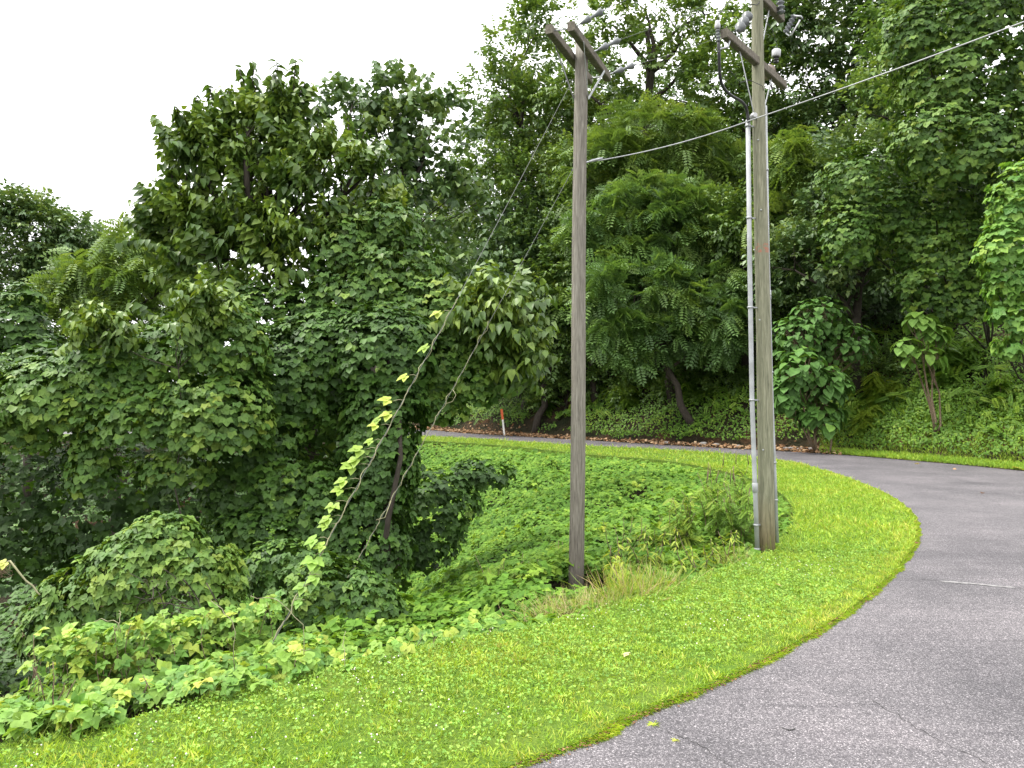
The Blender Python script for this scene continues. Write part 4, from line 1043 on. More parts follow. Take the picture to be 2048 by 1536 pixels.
def bell(mb, A, B, n, r):
    """string of porcelain bells from A to B"""
    L = np.linalg.norm(np.array(B) - A); pr = [(0, r * .25)]
    for i in range(n):
        s0 = L * (i + .05) / n; w = L / n
        pr += [(s0, r * .35), (s0 + w * .25, r * .55), (s0 + w * .6, r), (s0 + w * .72, r * .95), (s0 + w * .78, r * .4)]
    pr += [(L, r * .25)]
    mb.lathe(A, B, pr)
def sheds(mb, A, B, n, r):
    L = np.linalg.norm(np.array(B) - A); pr = [(0, r * .4)]
    for i in range(n):
        w = L / n; s0 = i * w
        pr += [(s0 + w * .1, r * .5), (s0 + w * .35, r), (s0 + w * .5, r), (s0 + w * .75, r * .5)]
    pr += [(L, r * .4)]; mb.lathe(A, B, pr)

# pole 1: double crossarm
h1 = (790 - 108) / FPX * D1
def at_h(px, py, h):
    """point on the sight line that is h above the eye"""
    r = ray(px, py); return np.array([0, 0, CAMH]) + r * (h / r[2])
A0, A1 = at_h(1106, 58, h1), at_h(1187, 163, h1)
B0, B1 = at_h(1146, 48, h1), at_h(1216, 155, h1)
ax = nrm(A1 - A0); c1 = t1 + (b1 - t1) * .03
lat = np.cross(ax, (0, 0, 1)); lat = nrm(lat)
if lat[0] < 0: lat = -lat
cx = np.array([b1[0] + (t1[0] - b1[0]) * .97, D1, CAMH + h1])
hl = .82
arms1 = []
for s_ in (-1, 1):
    c_ = cx + lat * s_ * .128
    arms1.append((c_ - ax * hl * (1.0 if s_ < 0 else .95), c_ + ax * hl * .9))
    MB().beam(*arms1[-1], .088, .108).build('crossarm', M['arm_wood'], pole1, False)
for s_, (a, b) in zip((-1, 1), arms1):
    for q in (.22, .80):
        e = a + (b - a) * q + lat * s_ * .046
        MB().beam(e - np.array([0, 0, .04]), cx + lat * s_ * .09 - np.array([0, 0, .55]), .006, .03).build('brace', M['steel'], pole1, False)
for e in (.04, .5, .96):
    p0, p1 = arms1[0][0] + (arms1[0][1] - arms1[0][0]) * e, arms1[1][0] + (arms1[1][1] - arms1[1][0]) * e
    if e != .5: MB().tube([p0, p1], .009, 6).build('through_bolt', M['steel'], pole1)

# pole 2: lower and upper crossarm
h2 = (790 - 122) / FPX * D2
cx2 = np.array([b2[0] + (t2[0] - b2[0]) * ((h2 + CAMH - b2[2]) / (t2[2] - b2[2])), D2, CAMH + h2])
near2 = at_h(1448, 66, h2); ax2 = nrm(cx2 - near2); lat2 = nrm(np.cross(ax2, (0, 0, 1)))
if lat2[0] > 0: lat2 = -lat2
c_ = cx2 + lat2 * .0 + np.array([0, .13, 0])
a2, e2 = near2, near2 + ax2 * 1.95
MB().beam(a2, e2, .088, .108).build('crossarm', M['arm_wood'], pole2, False)
MB().beam(a2 + ax2 * .45 - np.array([0, 0, .05]), cx2 - np.array([.06, .05, .75]), .006, .03).build('brace', M['steel'], pole2, False)
MB().beam(a2 + ax2 * 1.5 - np.array([0, 0, .05]), cx2 - np.array([-.07, .0, .6]), .006, .03).build('brace', M['steel'], pole2, False)
h3 = h2 + .93
e3 = at_h(1563, 38, h3)
a3 = e3 - ax2 * 2.0
MB().beam(a3, e3, .088, .108).build('crossarm', M['arm_wood'], pole2, False)
MB().beam(e3 - ax2 * .45 - np.array([0, 0, .05]), np.array([cx2[0] + .05, cx2[1], e3[2] - .7]), .006, .03).build('brace', M['steel'], pole2, False)
# cable termination with its loop of black cable
dn = near2[1]
mb = MB(); sheds(mb, U(1437, 84, dn), U(1435, 58, dn), 4, .03); mb.build('cable_termination', M['porcelain'], pole2)
MB().lathe(U(1435, 58, dn), U(1435, 42, dn), [(0, .02), (.01, .034), (.05, .034), (.07, .026), (.095, .026), (.1, .012)]).build('termination_cap', M['polymer'], pole2)
MB().tube([U(1435, 42, dn), U(1438, 28, dn), U(1450, 12, dn + .1), U(1470, -10, dn + .2)], .006, 5).build('jumper_wire', M['cable'], pole2)
cp = np.array([U(1437, 84, dn), U(1438, 104, dn), U(1439, 150, dn + .1), U(1445, 175, dn + .2), U(1462, 192, dn + .35), U(1484, 202, dn + .55), U(1494, 218, D2 - .12), U(1497, 245, D2 - .1)])
cp = np.array([[np.interp(t, range(len(cp)), cp[:, k]) for k in range(3)] for t in np.linspace(0, len(cp) - 1, 29)])
for _ in range(3): cp[1:-1] = .5 * cp[1:-1] + .25 * (cp[:-2] + cp[2:])
MB().tube(cp, .019, 8).build('power_cable', M['cable'], pole2)
MB().tube([U(1437, 104, dn), U(1440, 98, dn), U(1456, 94, dn + .03), U(1459, 82, dn + .06)], .012, 6).build('cable_bracket', M['steel'], pole2)
mb = MB(); bell(mb, U(1476, 62, dn + .3), U(1497, 30, dn + .45), 3, .07); mb.build('line_insulator', M['porcelain'], pole2)
mb = MB(); sheds(mb, U(1552, 127, D2 + .55), U(1552, 112, D2 + .55), 3, .04); mb.build('arrester_shed', M['cable'], pole2)
MB().lathe(U(1552, 114, D2 + .55), U(1553, 98, D2 + .55), [(0, .05), (.01, .058), (.09, .06), (.1, .05)]).build('arrester_cap', M['polymer'], pole2)
MB().lathe(U(1529, 152, D2 + .35), U(1552, 128, D2 + .45), [(0, .05), (.02, .085), (.06, .06), (.09, .095), (.13, .06), (.16, .075), (.2, .03)]).build('cutout_body', M['brown'], pole2)
mb = MB(); sheds(mb, U(1562, 28, 10.0), U(1560, -8, 10.0), 4, .055); mb.build('post_insulator', M['porcelain'], pole2)
mb = MB(); sheds(mb, U(1571, 66, 10.0), U(1589, 30, 10.0), 5, .042); mb.build('fuse_insulator', M['porcelain'], pole2)
MB().tube([U(1588, 32, 9.95), U(1602, 33, 9.9), U(1605, 38, 9.9)], .014, 6).build('fuse_hinge', M['steel'], pole2)
MB().tube([U(1600, 40, 9.9), U(1583, 70, 9.9)], .011, 6).build('fuse_tube', M['polymer'], pole2)
MB().tube([U(1572, 66, 9.98), U(1578, 72, 9.95), U(1584, 69, 9.9)], .010, 6).build('fuse_clip', M['steel'], pole2)
MB().tube([U(1556, 98, D2 + .55), U(1545, 60, D2 + .3), U(1522, 30, D2 - .05), U(1518, -20, D2)], .004, 5).build('jumper_wire', M['cable'], pole2)
MB().tube([U(1459, 140, dn + .2), U(1480, 165, D2 - .3), U(1499, 160, D2 - .12), U(1525, 172, D2 - .12), U(1530, 190, D2)], .0045, 5).build('jumper_wire', M['cable'], pole2)
MB().tube([U(1497, 8, D2 - .1), U(1514, 10, D2 - .12), U(1522, 0, D2 - .05)], .006, 5).build('jumper_wire', M['cable'], pole2)
# conduits with straps
def conduit(pts, D, r, straps, joint):
    P = np.array([U(x, y, d) for (x, y), d in zip(pts, D)])
    tube = MB().tube(P, r, 12).build('conduit', M['pvc'], pole2)
    for (x, y) in joint:
        i = np.interp(y, [p[1] for p in pts], range(len(pts))); k = int(min(i, len(pts) - 2)); d = nrm(P[k + 1] - P[k])
        c = P[k] + (P[k + 1] - P[k]) * (i - k)
        MB().lathe(c - d * .06, c + d * .06, [(0, r * 1.05), (.005, r * 1.25), (.115, r * 1.25), (.12, r * 1.05)]).build('coupling', M['pvc'], tube)
    for y in straps:
        i = np.interp(y, [p[1] for p in pts], range(len(pts))); k = int(min(i, len(pts) - 2)); d = nrm(P[k + 1] - P[k])
        c = P[k] + (P[k + 1] - P[k]) * (i - k)
        MB().lathe(c - d * .012, c + d * .012, [(0, r * 1.18), (.003, r * 1.32), (.021, r * 1.32), (.024, r * 1.18)]).build('strap', M['steel'], tube)
        tgt = c + (np.array([np.interp(c[2], [b2[2], t2[2]], [b2[0], t2[0]]), D2, c[2]]) - c) * .75
        MB().beam(c, tgt, .02, .02).build('strap_bracket', M['steel'], tube, False)
conduit([(1496, 240), (1499, 500), (1504, 800), (1510, 970), (1515, 1112)], [D2 - .05] * 5, .030, [252, 436, 615, 800, 1050, 1098], [(1509, 975)])
conduit([(1530, 212), (1535, 500), (1543, 800), (1549, 950), (1554, 1085)], [D2 + .02, D2 + .02, D2, D2, D2 + .0], .026, [340, 590, 745, 925, 1000], [(1538, 590)])
for (x, y) in ((1508, 500), (1516, 280), (1519, 640), (1522, 420), (1526, 900)):
    q = U(x, y, D2 - .088); MB().lathe(q, q + np.array([0, -.012, 0]), [(0, .012), (.006, .012), (.012, .006)], 6).build('bolt', M['steel'], pole2)
q = U(1508, 232, D2 - .12); MB().lathe(q + np.array([0, .06, 0]), q - np.array([0, .05, 0]), [(0, .03), (.02, .03), (.03, .045), (.06, .045), (.07, .03), (.11, .028)]).build('cable_clamp', M['polymer'], pole2)

# ------------------------------------------------------------------ wires
def wire(name, label, pts, sag, r, mat, cat='wire', group=None, n=24):
    P = []
    for a, b, s_ in zip(pts[:-1], pts[1:], sag):
        t = np.linspace(0, 1, n)[:, None]; q = np.asarray(a) + (np.asarray(b) - a) * t; q[:, 2] -= (4 * s_ * t * (1 - t))[:, 0]
        P.append(q if not P else q[1:])
    P = np.vstack(P)
    o = MB().tube(P, r, 6).build(name, mat); return tag(o, label, cat, group), P
m1 = U(1172, 325, D1 - .02); m2 = U(1508, 238, D2 - .17); m3 = at_h(2048, 25, 3.95)
m4 = m3 + (m3 - m2) * 1.5
wire('overhead_cable', 'pale twisted cable from the grey pole past the green-grey pole and off right', [m1, m2, m4], [.06, .10], .0075, M['wire'], 'cable')
dm = nrm(m2 - m1)
mb = MB(); mb.lathe(m1 - dm * .08, m1 + dm * .22, [(0, .012), (.02, .022), (.06, .014), (.12, .012), (.16, .02), (.26, .017), (.3, .012)]); mb.build('dead_end_clamp', M['steel'], pole1)
for i, (s0, lab) in enumerate([((0, .04), 'line wire from the near end of the twin crossarms up to the next pole'), ((1, .5), 'line wire from the top of the grey pole to the next pole'), ((1, .97), 'line wire from the far end of the twin crossarms to the next pole')]):
    a, b = arms1[1]; p = a + (b - a) * s0[1] + np.array([0, 0, .02]) + lat * .05
    tgt = [a3, (a3 + e3) / 2, e3][i] + np.array([0, 0, .12])
    d = nrm(tgt - p)
    mb = MB(); bell(mb, p + d * .05, p + d * .38, 2, .045); mb.build('strain_insulator', M['porcelain'], pole1)
    MB().tube([p - d * .03, p + d * .06], .010, 6).build('eye_bolt', M['steel'], pole1)
    wire('line_wire', lab, [p + d * .38, tgt], [.05], .0032, M['guy'], 'wire', 'line wires between the poles')

# guy wires with twining vines
g1a, g1b = U(1146, 158, D1 - .08), U(600, 1182, 6.2)
g1c = g1b + (g1b - g1a) * .14
g2a, g2b = U(1146, 338, D1 - .08), U(690, 1165, 8.2)
g2c = g2b + (g2b - g2a) * .10
_, W1 = wire('guy_wire', 'long guy wire from the crossarms down left, with pale vine leaves on it', [g1a, g1c], [.03], .0028, M['guy'], 'guy wire', 'guy wires of the grey pole', 40)
_, W2 = wire('guy_wire', 'lower guy wire from mid-pole down left, twined with a bare vine', [g2a, g2c], [.02], .0028, M['guy'], 'guy wire', 'guy wires of the grey pole', 40)
def twine(label, Wp, t0, t1, n, amp, loops):
    t = np.linspace(t0, t1, n); i = t * (len(Wp) - 1)
    P = np.stack([np.interp(i, range(len(Wp)), Wp[:, k]) for k in range(3)], -1)
    ph = t * loops; am = amp * (1 + .5 * np.sin(t * 37))
    P = P + np.stack([np.cos(ph) * am, np.sin(ph) * am, .5 * np.sin(ph * 1.3) * am], -1) + rng.normal(0, .003, P.shape)
    root = empty('twining_vine', tuple(P[-1]), label, 'vine', 'vines twined on the guy wires')
    MB().tube(P, np.linspace(.003, .006, n), 5).build('stem', M['vine'], root)
    return root, P
v1, VP = twine('thin vine with yellow-green leaves climbing the long guy wire', W1, .46, .93, 130, .012, 160)
F_ = Foliage('kudzu_hi')
lp = [(820, 750, .9), (787, 802, .95), (790, 826, 1.), (762, 850, .9), (765, 835, .7), (733, 898, .8), (712, 930, .75), (700, 958, .7), (690, 978, .7), (672, 1003, .8), (668, 1032, .7), (660, 1050, .75), (640, 1075, .65), (655, 1090, .7), (630, 1110, .6), (645, 1130, .6),
      (888, 622, .8), (862, 690, .7), (640, 1150, .55), (620, 1170, .6), (610, 1200, .5), (750, 880, .8), (725, 915, .7)]
mbp = ([], [])
for (x, y, vv) in lp:
    k = np.argmin(np.abs((790 - FPX * (VP[:, 2] - CAMH) / VP[:, 1]) - y)); q = VP[k]
    p_ = U(x, y, q[1]); 
    F_.add(p_[None], frames(np.array([[rng.normal(0, .2), -.45, .9]]), np.array([[-1 + rng.normal(0, .5), -.3, -.15]])), .15 * rng.uniform(.7, 1.15), vv + rng.normal(0, .05))
    mbp[0].append(q); mbp[1].append(p_)
for q_, p_ in zip(*mbp): MB().tube([q_, (q_ + p_) / 2 + np.array([0, 0, .01]), p_], .0028, 4).build('leaf_stalk', M['vine'], v1)
F_.build('foliage', M['kudzu_bright'], v1, singles=30)
v2, _ = twine('bare grey vine spiralling up the lower guy wire', W2, .36, .99, 150, .012, 150)
MB().tube([U(905, 778, 8.9), U(912, 790, 8.85), U(905, 803, 8.85), U(890, 808, 8.9)], .004, 5).build('loose_loop', M['vine'], v2)
MB().tube([U(752, 1040, 8.3), U(770, 1035, 8.3), U(782, 1002, 8.35)], .005, 5).build('dead_end', M['vine'], v2)

# ------------------------------------------------------------------ marker post by the far lane
mA = np.array([*ROAD_OUT[np.argmin(np.abs(1024 + FPX * ROAD_OUT[:, 0] / np.maximum(ROAD_OUT[:, 1], 1) - 1009) + 1e3 * (ROAD_OUT[:, 1] < 20))], 0.0])
mD = float(mA[1]) + .25; mA = U(1009, 863, mD); mA[2] = .0; mB = U(1003, 818, mD); mC = mA + (mB - mA) * .60
root = empty('marker_post', tuple(mA), 'slender white marker post with orange top on the far roadside', 'marker post')
MB().beam(mA - np.array([0, 0, .1]), mC, .09, .02, up=(0, 1, 0)).build('post', M['white'], root, False)
MB().beam(mC, mB, .115, .03, up=(0, 1, 0)).build('orange_cap', M['orange'], root, False)

# ------------------------------------------------------------------ roadside litter, stones
x = rng.uniform(-8, 12, 80000); y = rng.uniform(22, 46, 80000); d_ = dist(ROAD_OUT, x, y)
px = 1024 + FPX * x / y
m = (inO(x, y) & (d_ < litw(x, y) * rng.uniform(.1, 1.1, len(x))) & (px > 780) & (px < 1680)) | (~inO(x, y) & (d_ < .25) & (rng.random(len(x)) < .25) & (px > 780) & (px < 1680))
x, y = x[m], y[m]; z = np.maximum(terrain(x, y), .006) + rng.uniform(.005, .07, len(x))
F_ = Foliage('round'); F_.add(np.c_[x, y, z], frames(np.array([0, -.2, 1.]) + rng.normal(0, .4, (len(x), 3)), rng.normal(0, 1, (len(x), 3))), .13 * rng.uniform(.5, 1.3, len(x)), rng.uniform(.15, 1., len(x)))
tag(F_.build('leaf_litter', M['litter'], None), 'brown dead leaves and chips along the far roadside', kind='stuff')
for i, (qx, qy, s_) in enumerate([(1568, 888, .12), (1600, 886, .10), (1622, 893, .14), (1585, 894, .09), (1640, 890, .10), (1390, 878, .13), (1410, 880, .15), (1432, 882, .12), (1462, 886, .11), (1350, 874, .12)]):
    k = np.argmin(np.abs(1024 + FPX * ROAD_OUT[:, 0] / np.maximum(ROAD_OUT[:, 1], 1) - qx) + 1e3 * (ROAD_OUT[:, 1] < 18)); c = ROAD_OUT[k] + np.array([.05 + rng.random() * .2, .25 + rng.random() * .4])
    bm = bmesh.new(); bmesh.ops.create_icosphere(bm, subdivisions=2, radius=1)
    for v_ in bm.verts:
        q = np.array(v_.co); v_.co = Vector(q * (1 + .28 * wob(q[None] * 1.0, 2.0, i * 3.)[0]) * np.array([1.2, .9, .6]) * s_)
    me = bpy.data.meshes.new('rock'); bm.to_mesh(me); bm.free()
    o = link('rock', me, M['rock']); o.location = (c[0], c[1], max(0.01, float(terrain(c[:1], c[1:2])[0])) + s_ * .25)
    tag(o, ['small pale stone in the dirt beside the green-grey pole, first of a loose row', 'flat stone second in the row right of the green-grey pole', 'largest stone in the dirt right of the green-grey pole', 'tiny stone low at the asphalt edge right of the pole', 'last stone of the row before the grassy verge',
            'grey stone at the far lane edge midway between the poles', 'biggest stone in the grey heap midway between the poles', 'stone right of the grey heap between the poles', 'stone at the lane edge just left of the green-grey pole', 'stone left of the grey heap between the poles'][i], 'stone', 'stones along the far roadside')

# ------------------------------------------------------------------ lawn grass, clover, flowers
LAWNP = np.vstack([ROAD_IN, LAWN_IN[::-1]])
def lawn_pts(n, box):
    x = rng.uniform(box[0], box[1], n); y = rng.uniform(box[2], box[3], n); m = inside(LAWNP, x, y) & (np.abs(x) < .74 * y + .6); return x[m], y[m]
def grass_patch(x, y):
    p = np.stack([x, y, 0 * x], -1); return .5 * wob(p, 1.5, 3) + .3 * wob(p, 4.1, 8) + .25 * wob(p, 9, 2)
gf = Foliage('blade')
for n, box, hg in ((330000, (-4.2, 7.2, 3.2, 10), .046), (120000, (2, 9.2, 9.5, 22), .085), (40000, (-7, 9, 20, 38), .13)):
    x, y = lawn_pts(n, box)
    pt = grass_patch(x, y); de = dist(ROAD_IN, x, y)
    h = hg * rng.uniform(.5, 1.25, len(x)) * (1 + .3 * pt + .45 * wob(np.stack([x, y, 0 * x], -1), 13, 1))
    P = np.c_[x, y, np.full(len(x), .008)]
    lean = rng.normal(0, .75, (len(x), 3)); lean[:, 2] = 1
    edge = de < .10
    tt = nrm(lean); nv = rng.normal(0, 1, (len(x), 3)); nv[:, 2] += .9; nv[:, 1] -= .5
    gf.add(P, frames(np.cross(np.cross(tt, nv), tt) + 1e-4, tt), h * np.array(1.0), .60 + .21 * pt + .14 * wob(np.stack([x, y, 0 * x], -1), 17, 6) + .11 * np.exp(-(de / .35) ** 2) + rng.normal(0, .15, len(x)))
# rank blades where the lawn gives way to the vines
Lh = LAWN_IN[(LAWN_IN[:, 1] > 2.5) & (LAWN_IN[:, 1] < 34) & (LAWN_IN[:, 0] > -6)]
seg = np.linalg.norm(np.diff(Lh, axis=0), axis=1); k = rng.choice(len(Lh) - 1, 22000, p=seg / seg.sum()); t = rng.random((22000, 1)); P = Lh[k] * (1 - t) + Lh[k + 1] * t
P = P + rng.normal(0, .22, P.shape); m = inside(HOLLOW, P[:, 0], P[:, 1]) | (rng.random(len(P)) < .35); P = P[m]; n_ = len(P)
P3 = np.c_[P, np.where(inside(HOLLOW, P[:, 0], P[:, 1]), terrain(P[:, 0], P[:, 1]), .008)]; tt = nrm(np.c_[rng.normal(0, .5, (n_, 2)), np.ones(n_)]); nv = rng.normal(0, 1, (n_, 3)); nv[:, 2] += .7; nv[:, 1] -= .4
rf = Foliage('straw'); rf.add(P3, frames(np.cross(np.cross(tt, nv), tt) + 1e-4, tt), np.where(P3[:, 1] < 7, .10, .17) * rng.uniform(.4, 1.3, n_) * (1 + .5 * wob(P3, 2.5, 3)), .55 + .2 * wob(P3, 1.8, 5) + rng.normal(0, .15, n_))
tag(rf.build('rank_grass', M['weed'], None), 'thin uncut grass where the lawn gives way to the vines', kind='stuff')
# blades hanging over the asphalt edge
L = ROAD_IN[(ROAD_IN[:, 1] > 3) & (ROAD_IN[:, 1] < 24) & (ROAD_IN[:, 0] > -1)]
k = rng.integers(0, len(L) - 1, 26000); t = rng.random((26000, 1)); P = L[k] * (1 - t) + L[k + 1] * t; Tn = nrm(L[k + 1] - L[k]); Nn = np.stack([Tn[:, 1], -Tn[:, 0]], -1)
wv = wob(np.c_[P, 0 * P[:, :1]], 6, 4)
P = P + Nn * (rng.uniform(-.06, .03, (len(P), 1)) + .025 * wv[:, None])
tt = np.c_[Nn * rng.uniform(.1, 1.2, (len(P), 1)), rng.uniform(.25, 1, len(P))] + rng.normal(0, .3, (len(P), 3))
gf.add(np.c_[P, np.full(len(P), .006)], frames(np.c_[-Nn * .2, np.ones(len(P))] + rng.normal(0, .2, (len(P), 3)), tt), .05 * rng.uniform(.5, 1.25, len(P)), .58 + .15 * wv + rng.normal(0, .15, len(P)))
k2 = rng.integers(0, len(L) - 1, 5200); t2_ = rng.random((5200, 1)); Pe = L[k2] * (1 - t2_) + L[k2 + 1] * t2_; Te = nrm(L[k2 + 1] - L[k2]); Ne = np.stack([Te[:, 1], -Te[:, 0]], -1)
Pe = Pe + Ne * np.abs(rng.normal(0, .028, (5200, 1))); ef = Foliage('round')
ef.add(np.c_[Pe, rng.uniform(.004, .014, 5200)], frames(np.array([0, 0, 1.]) + rng.normal(0, .35, (5200, 3)), rng.normal(0, 1, (5200, 3))), .018 * rng.uniform(.4, 1.2, 5200), rng.uniform(0, .6, 5200))
tag(ef.build('edge_litter', M['litter'], None), 'brown crumbs of soil and dead grass along the asphalt edge', kind='stuff')
tag(gf.build('grass', M['grass'], None), 'short bright yellow-green grass of the lawn', kind='stuff')
cf = Foliage('clover'); x, y = lawn_pts(110000, (-4.2, 6.5, 3.2, 10)); pt = grass_patch(x, y)
m = (wob(np.stack([x, y, 0 * x], -1), 1.1, 11) + .5 * wob(np.stack([x, y, 0 * x], -1), 3.3, 1) + .35 > rng.uniform(-.6, .9, len(x))) & (dist(ROAD_IN, x, y) > .2); x, y = x[m], y[m]
cf.add(np.c_[x, y, rng.uniform(.025, .055, len(x))], frames(np.array([0, -.1, 1.]) + rng.normal(0, .35, (len(x), 3)), rng.normal(0, 1, (len(x), 3))), .017 * rng.uniform(.6, 1.3, len(x)), rng.uniform(.3, 1., len(x)))
tag(cf.build('clover_leaves', M['clover'], None), 'small clover leaves mixed into the lawn', kind='stuff')
ff = Foliage('head'); x, y = lawn_pts(3200, (-4.2, 5, 3.2, 9)); m = (wob(np.stack([x, y, 0 * x], -1), 1.6, 11) > -.1) & (dist(ROAD_IN, x, y) > .45); x, y = x[m][:220], y[m][:220]
ff.add(np.c_[x, y, rng.uniform(.05, .075, len(x))], np.repeat(np.eye(3)[None], len(x), 0), .0105 * rng.uniform(.7, 1.2, len(x)), rng.random(len(x)))
tag(ff.build('clover_flowers', M['flower'], None), 'tiny white clover heads dotted over the lawn', kind='stuff')
# narrow grass verge on the outside of the bend
vf = Foliage('blade'); x = rng.uniform(7, 18, 190000); y = rng.uniform(14, 30, 190000); d_ = dist(ROAD_OUT, x, y); m = inO(x, y) & (d_ < np.where(rng.random(len(x)) < .55, 1.2, 3.6) + .3 * rng.normal(size=len(x))) & (1024 + FPX * x / y > 1640); x, y = x[m], y[m]
P = np.c_[x, y, terrain(x, y)]; lean = rng.normal(0, .5, P.shape); lean[:, 2] = 1; nv = rng.normal(0, 1, P.shape); nv[:, 2] += .8
vf.add(P, frames(np.cross(np.cross(nrm(lean), nv), nrm(lean)) + 1e-4, nrm(lean)), .13 * (1 + .9 * sstep(1, 2.5, dist(ROAD_OUT, x, y))) * rng.uniform(.5, 1.3, len(P)), .55 - .2 * sstep(1, 2.5, dist(ROAD_OUT, x, y)) + .2 * grass_patch(x, y) + rng.normal(0, .12, len(P)))
tag(vf.build('verge_grass', M['grass'], None), 'grass verge along the outside of the bend at the right', kind='stuff')

# ------------------------------------------------------------------ weeds and dry grass around the poles
def tuft(name, label, group, px, py, D, n, h, mats, spread, lean=.35):
    b = U(px, py, D); b[2] = max(float(terrain(b[:1], b[1:2])[0]), -1.2)
    root = empty(name, tuple(b), label, 'grass tuft' if 'tuft' in name else 'weed', group)
    for mt, fr, tint in mats:
        k = int(n * fr); F_ = Foliage('straw'); o = rng.normal(0, spread, (k, 3)); o[:, 2] = 0
        t_ = np.c_[o[:, :2] / spread * .3 + rng.normal(0, lean, (k, 2)), np.ones(k)]; nv = rng.normal(0, 1, (k, 3)); tn = nrm(t_)
        F_.add(b + o, frames(np.cross(np.cross(tn, nv), tn), tn), h * rng.uniform(.5, 1.15, k), tint + rng.normal(0, .18, k)); F_.build('dry_blades' if mt == 'dry' else 'green_blades', M[mt], root)
    return root
tuft('grass_tuft', 'tan dead grass tuft on the lawn edge left of the grey pole foot', 'grass tufts at the hollow edge', 1120, 1215, 7.1, 420, .27, [('dry', .6, .8), ('weed', .5, .75)], .17, .6)
tuft('grass_tuft', 'tan dead grass tuft right in front of the grey pole foot', 'grass tufts at the hollow edge', 1168, 1212, 7.15, 520, .30, [('dry', .65, .85), ('weed', .5, .8)], .20, .6)
tuft('grass_tuft', 'small mixed tuft just right of the tan tuft at the grey pole', 'grass tufts at the hollow edge', 1205, 1205, 7.3, 340, .28, [('dry', .4, .8), ('weed', .7, .7)], .16, .6)
tuft('grass_tuft', 'tall rusty-stemmed grass tuft between the poles', 'grass tufts at the hollow edge', 1258, 1190, 7.6, 420, .46, [('dry', .35, .5), ('weed', .75, .8)], .13, .4)
tuft('grass_tuft', 'green tuft with pale tips further along the edge towards the green-grey pole', 'grass tufts at the hollow edge', 1330, 1165, 8.0, 380, .38, [('dry', .2, .7), ('weed', .8, .65)], .15, .45)
tuft('grass_tuft', 'low yellowing tuft at the foot of the green-grey pole', 'grass tufts at the hollow edge', 1480, 1110, 9.2, 400, .26, [('dry', .25, .85), ('weed', .8, .85)], .18, .6)
def weed(label, px, py, D, h, n, tint, leaf='fern', ls=.22, spread=.18, mat='weed', spike=False):
    b = U(px, py, D); b[2] = float(terrain(b[:1], b[1:2])[0])
    root = empty('ragweed_plant', tuple(b), label, 'weed', 'tall weeds in the hollow'); mb = MB(); F_ = Foliage(leaf)
    for s_ in range(n):
        e = b + np.array([rng.normal(0, spread), rng.normal(0, spread), h * rng.uniform(.65, 1.05)]); P = limb(mb, b + rng.normal(0, .05, 3) * np.array([1, 1, 0]), e, .008, .003, .05, 6, 4)
        k = int(26 * h); t = rng.uniform(.18, 1, k)
        Q = np.stack([np.interp(t * 5, range(6), P[:, j]) for j in range(3)], -1); a = rng.uniform(0, 2 * PI, k)
        out = np.stack([np.cos(a), np.sin(a), .35 - .4 * (1 - t)], -1)
        F_.add(Q, frames(np.array([0, 0, 1.]) + .3 * out + rng.normal(0, .2, out.shape), out), ls * (1.15 - .6 * t) * rng.uniform(.7, 1.2, k), tint + .25 * (t - .5) + rng.normal(0, .1, k))
        if spike: mb.tube([e, e + np.array([rng.normal(0, .02), 0, .22])], [.010, .004], 5)
    mb.build('stem', M['twig'], root); F_.build('foliage', M[mat], root)
weed('feathery weed clump hiding the left side of the green-grey pole foot', 1475, 1075, 10.4, 1.15, 7, .42)
weed('feathery weed clump second from the green-grey pole', 1425, 1070, 10.8, 1.1, 7, .45)
weed('tall weed with dark flower spikes standing near the green-grey pole', 1470, 1000, 12.5, 1.2, 6, .45, spike=True)
weed('tall spiked weed left of the one near the green-grey pole', 1430, 1000, 13, 1.15, 6, .5, spike=True)
weed('pale bushy weed in the middle of the slope between the poles', 1360, 1090, 10.5, .95, 7, .6)
weed('lance-leaved weed leaning over the lawn edge between the poles', 1310, 1120, 9.2, .6, 6, .75, 'lance', .17)
weed('lance-leaved weed just right of the grey pole', 1235, 1150, 8.6, .6, 5, .8, 'lance', .16)
weed('yellowish lance-leaved weed midway along the lawn edge between the poles', 1395, 1130, 8.9, .55, 5, .8, 'lance', .15)
weed('small lance-leaved weed close to the conduit foot', 1450, 1100, 9.4, .5, 5, .7, 'lance', .14)
weed('narrow-leaved weed standing in the pale sprawl at bottom left', 118, 1420, 4.75, .5, 4, .45, 'lance', .11, .05)
weed('small narrow-leaved weed in the sprawl beside the lawn', 315, 1420, 4.9, .28, 4, .6, 'lance', .09, .05)
weed('leafy weed rising from the middle of the vine slope', 1330, 1010, 12.5, 0.55, 5, 0.40, 'lance', 0.15, .16)
weed('leafy weed upslope of the one in the middle of the slope', 1385, 985, 14, 0.63, 5, 0.50, 'fern', 0.2, .16)
weed('weed among the vines level with the conduit foot', 1290, 1060, 11, 0.71, 5, 0.60, 'fern', 0.2, .16)
weed('weed among the vines close right of the grey pole', 1240, 1100, 9.9, 0.79, 5, 0.40, 'lance', 0.15, .16)
weed('far weed beside the shaft of the grey pole', 1200, 1010, 13, 0.55, 5, 0.50, 'fern', 0.2, .16)
weed('distant weed near the top of the slope', 1340, 950, 17, 0.63, 5, 0.60, 'fern', 0.2, .16)
weed('weed near the top of the slope by the green-grey pole', 1450, 955, 15.5, 0.71, 5, 0.40, 'lance', 0.15, .16)
weed('weed pressed against the left conduit', 1495, 1040, 11.2, 0.79, 5, 0.50, 'fern', 0.2, .16)
weed('weed left of the grey pole shaft', 1120, 1060, 11.5, 0.55, 5, 0.60, 'fern', 0.2, .16)
weed('weed lower down left of the grey pole', 1060, 1130, 10.5, 0.63, 5, 0.40, 'lance', 0.15, .16)
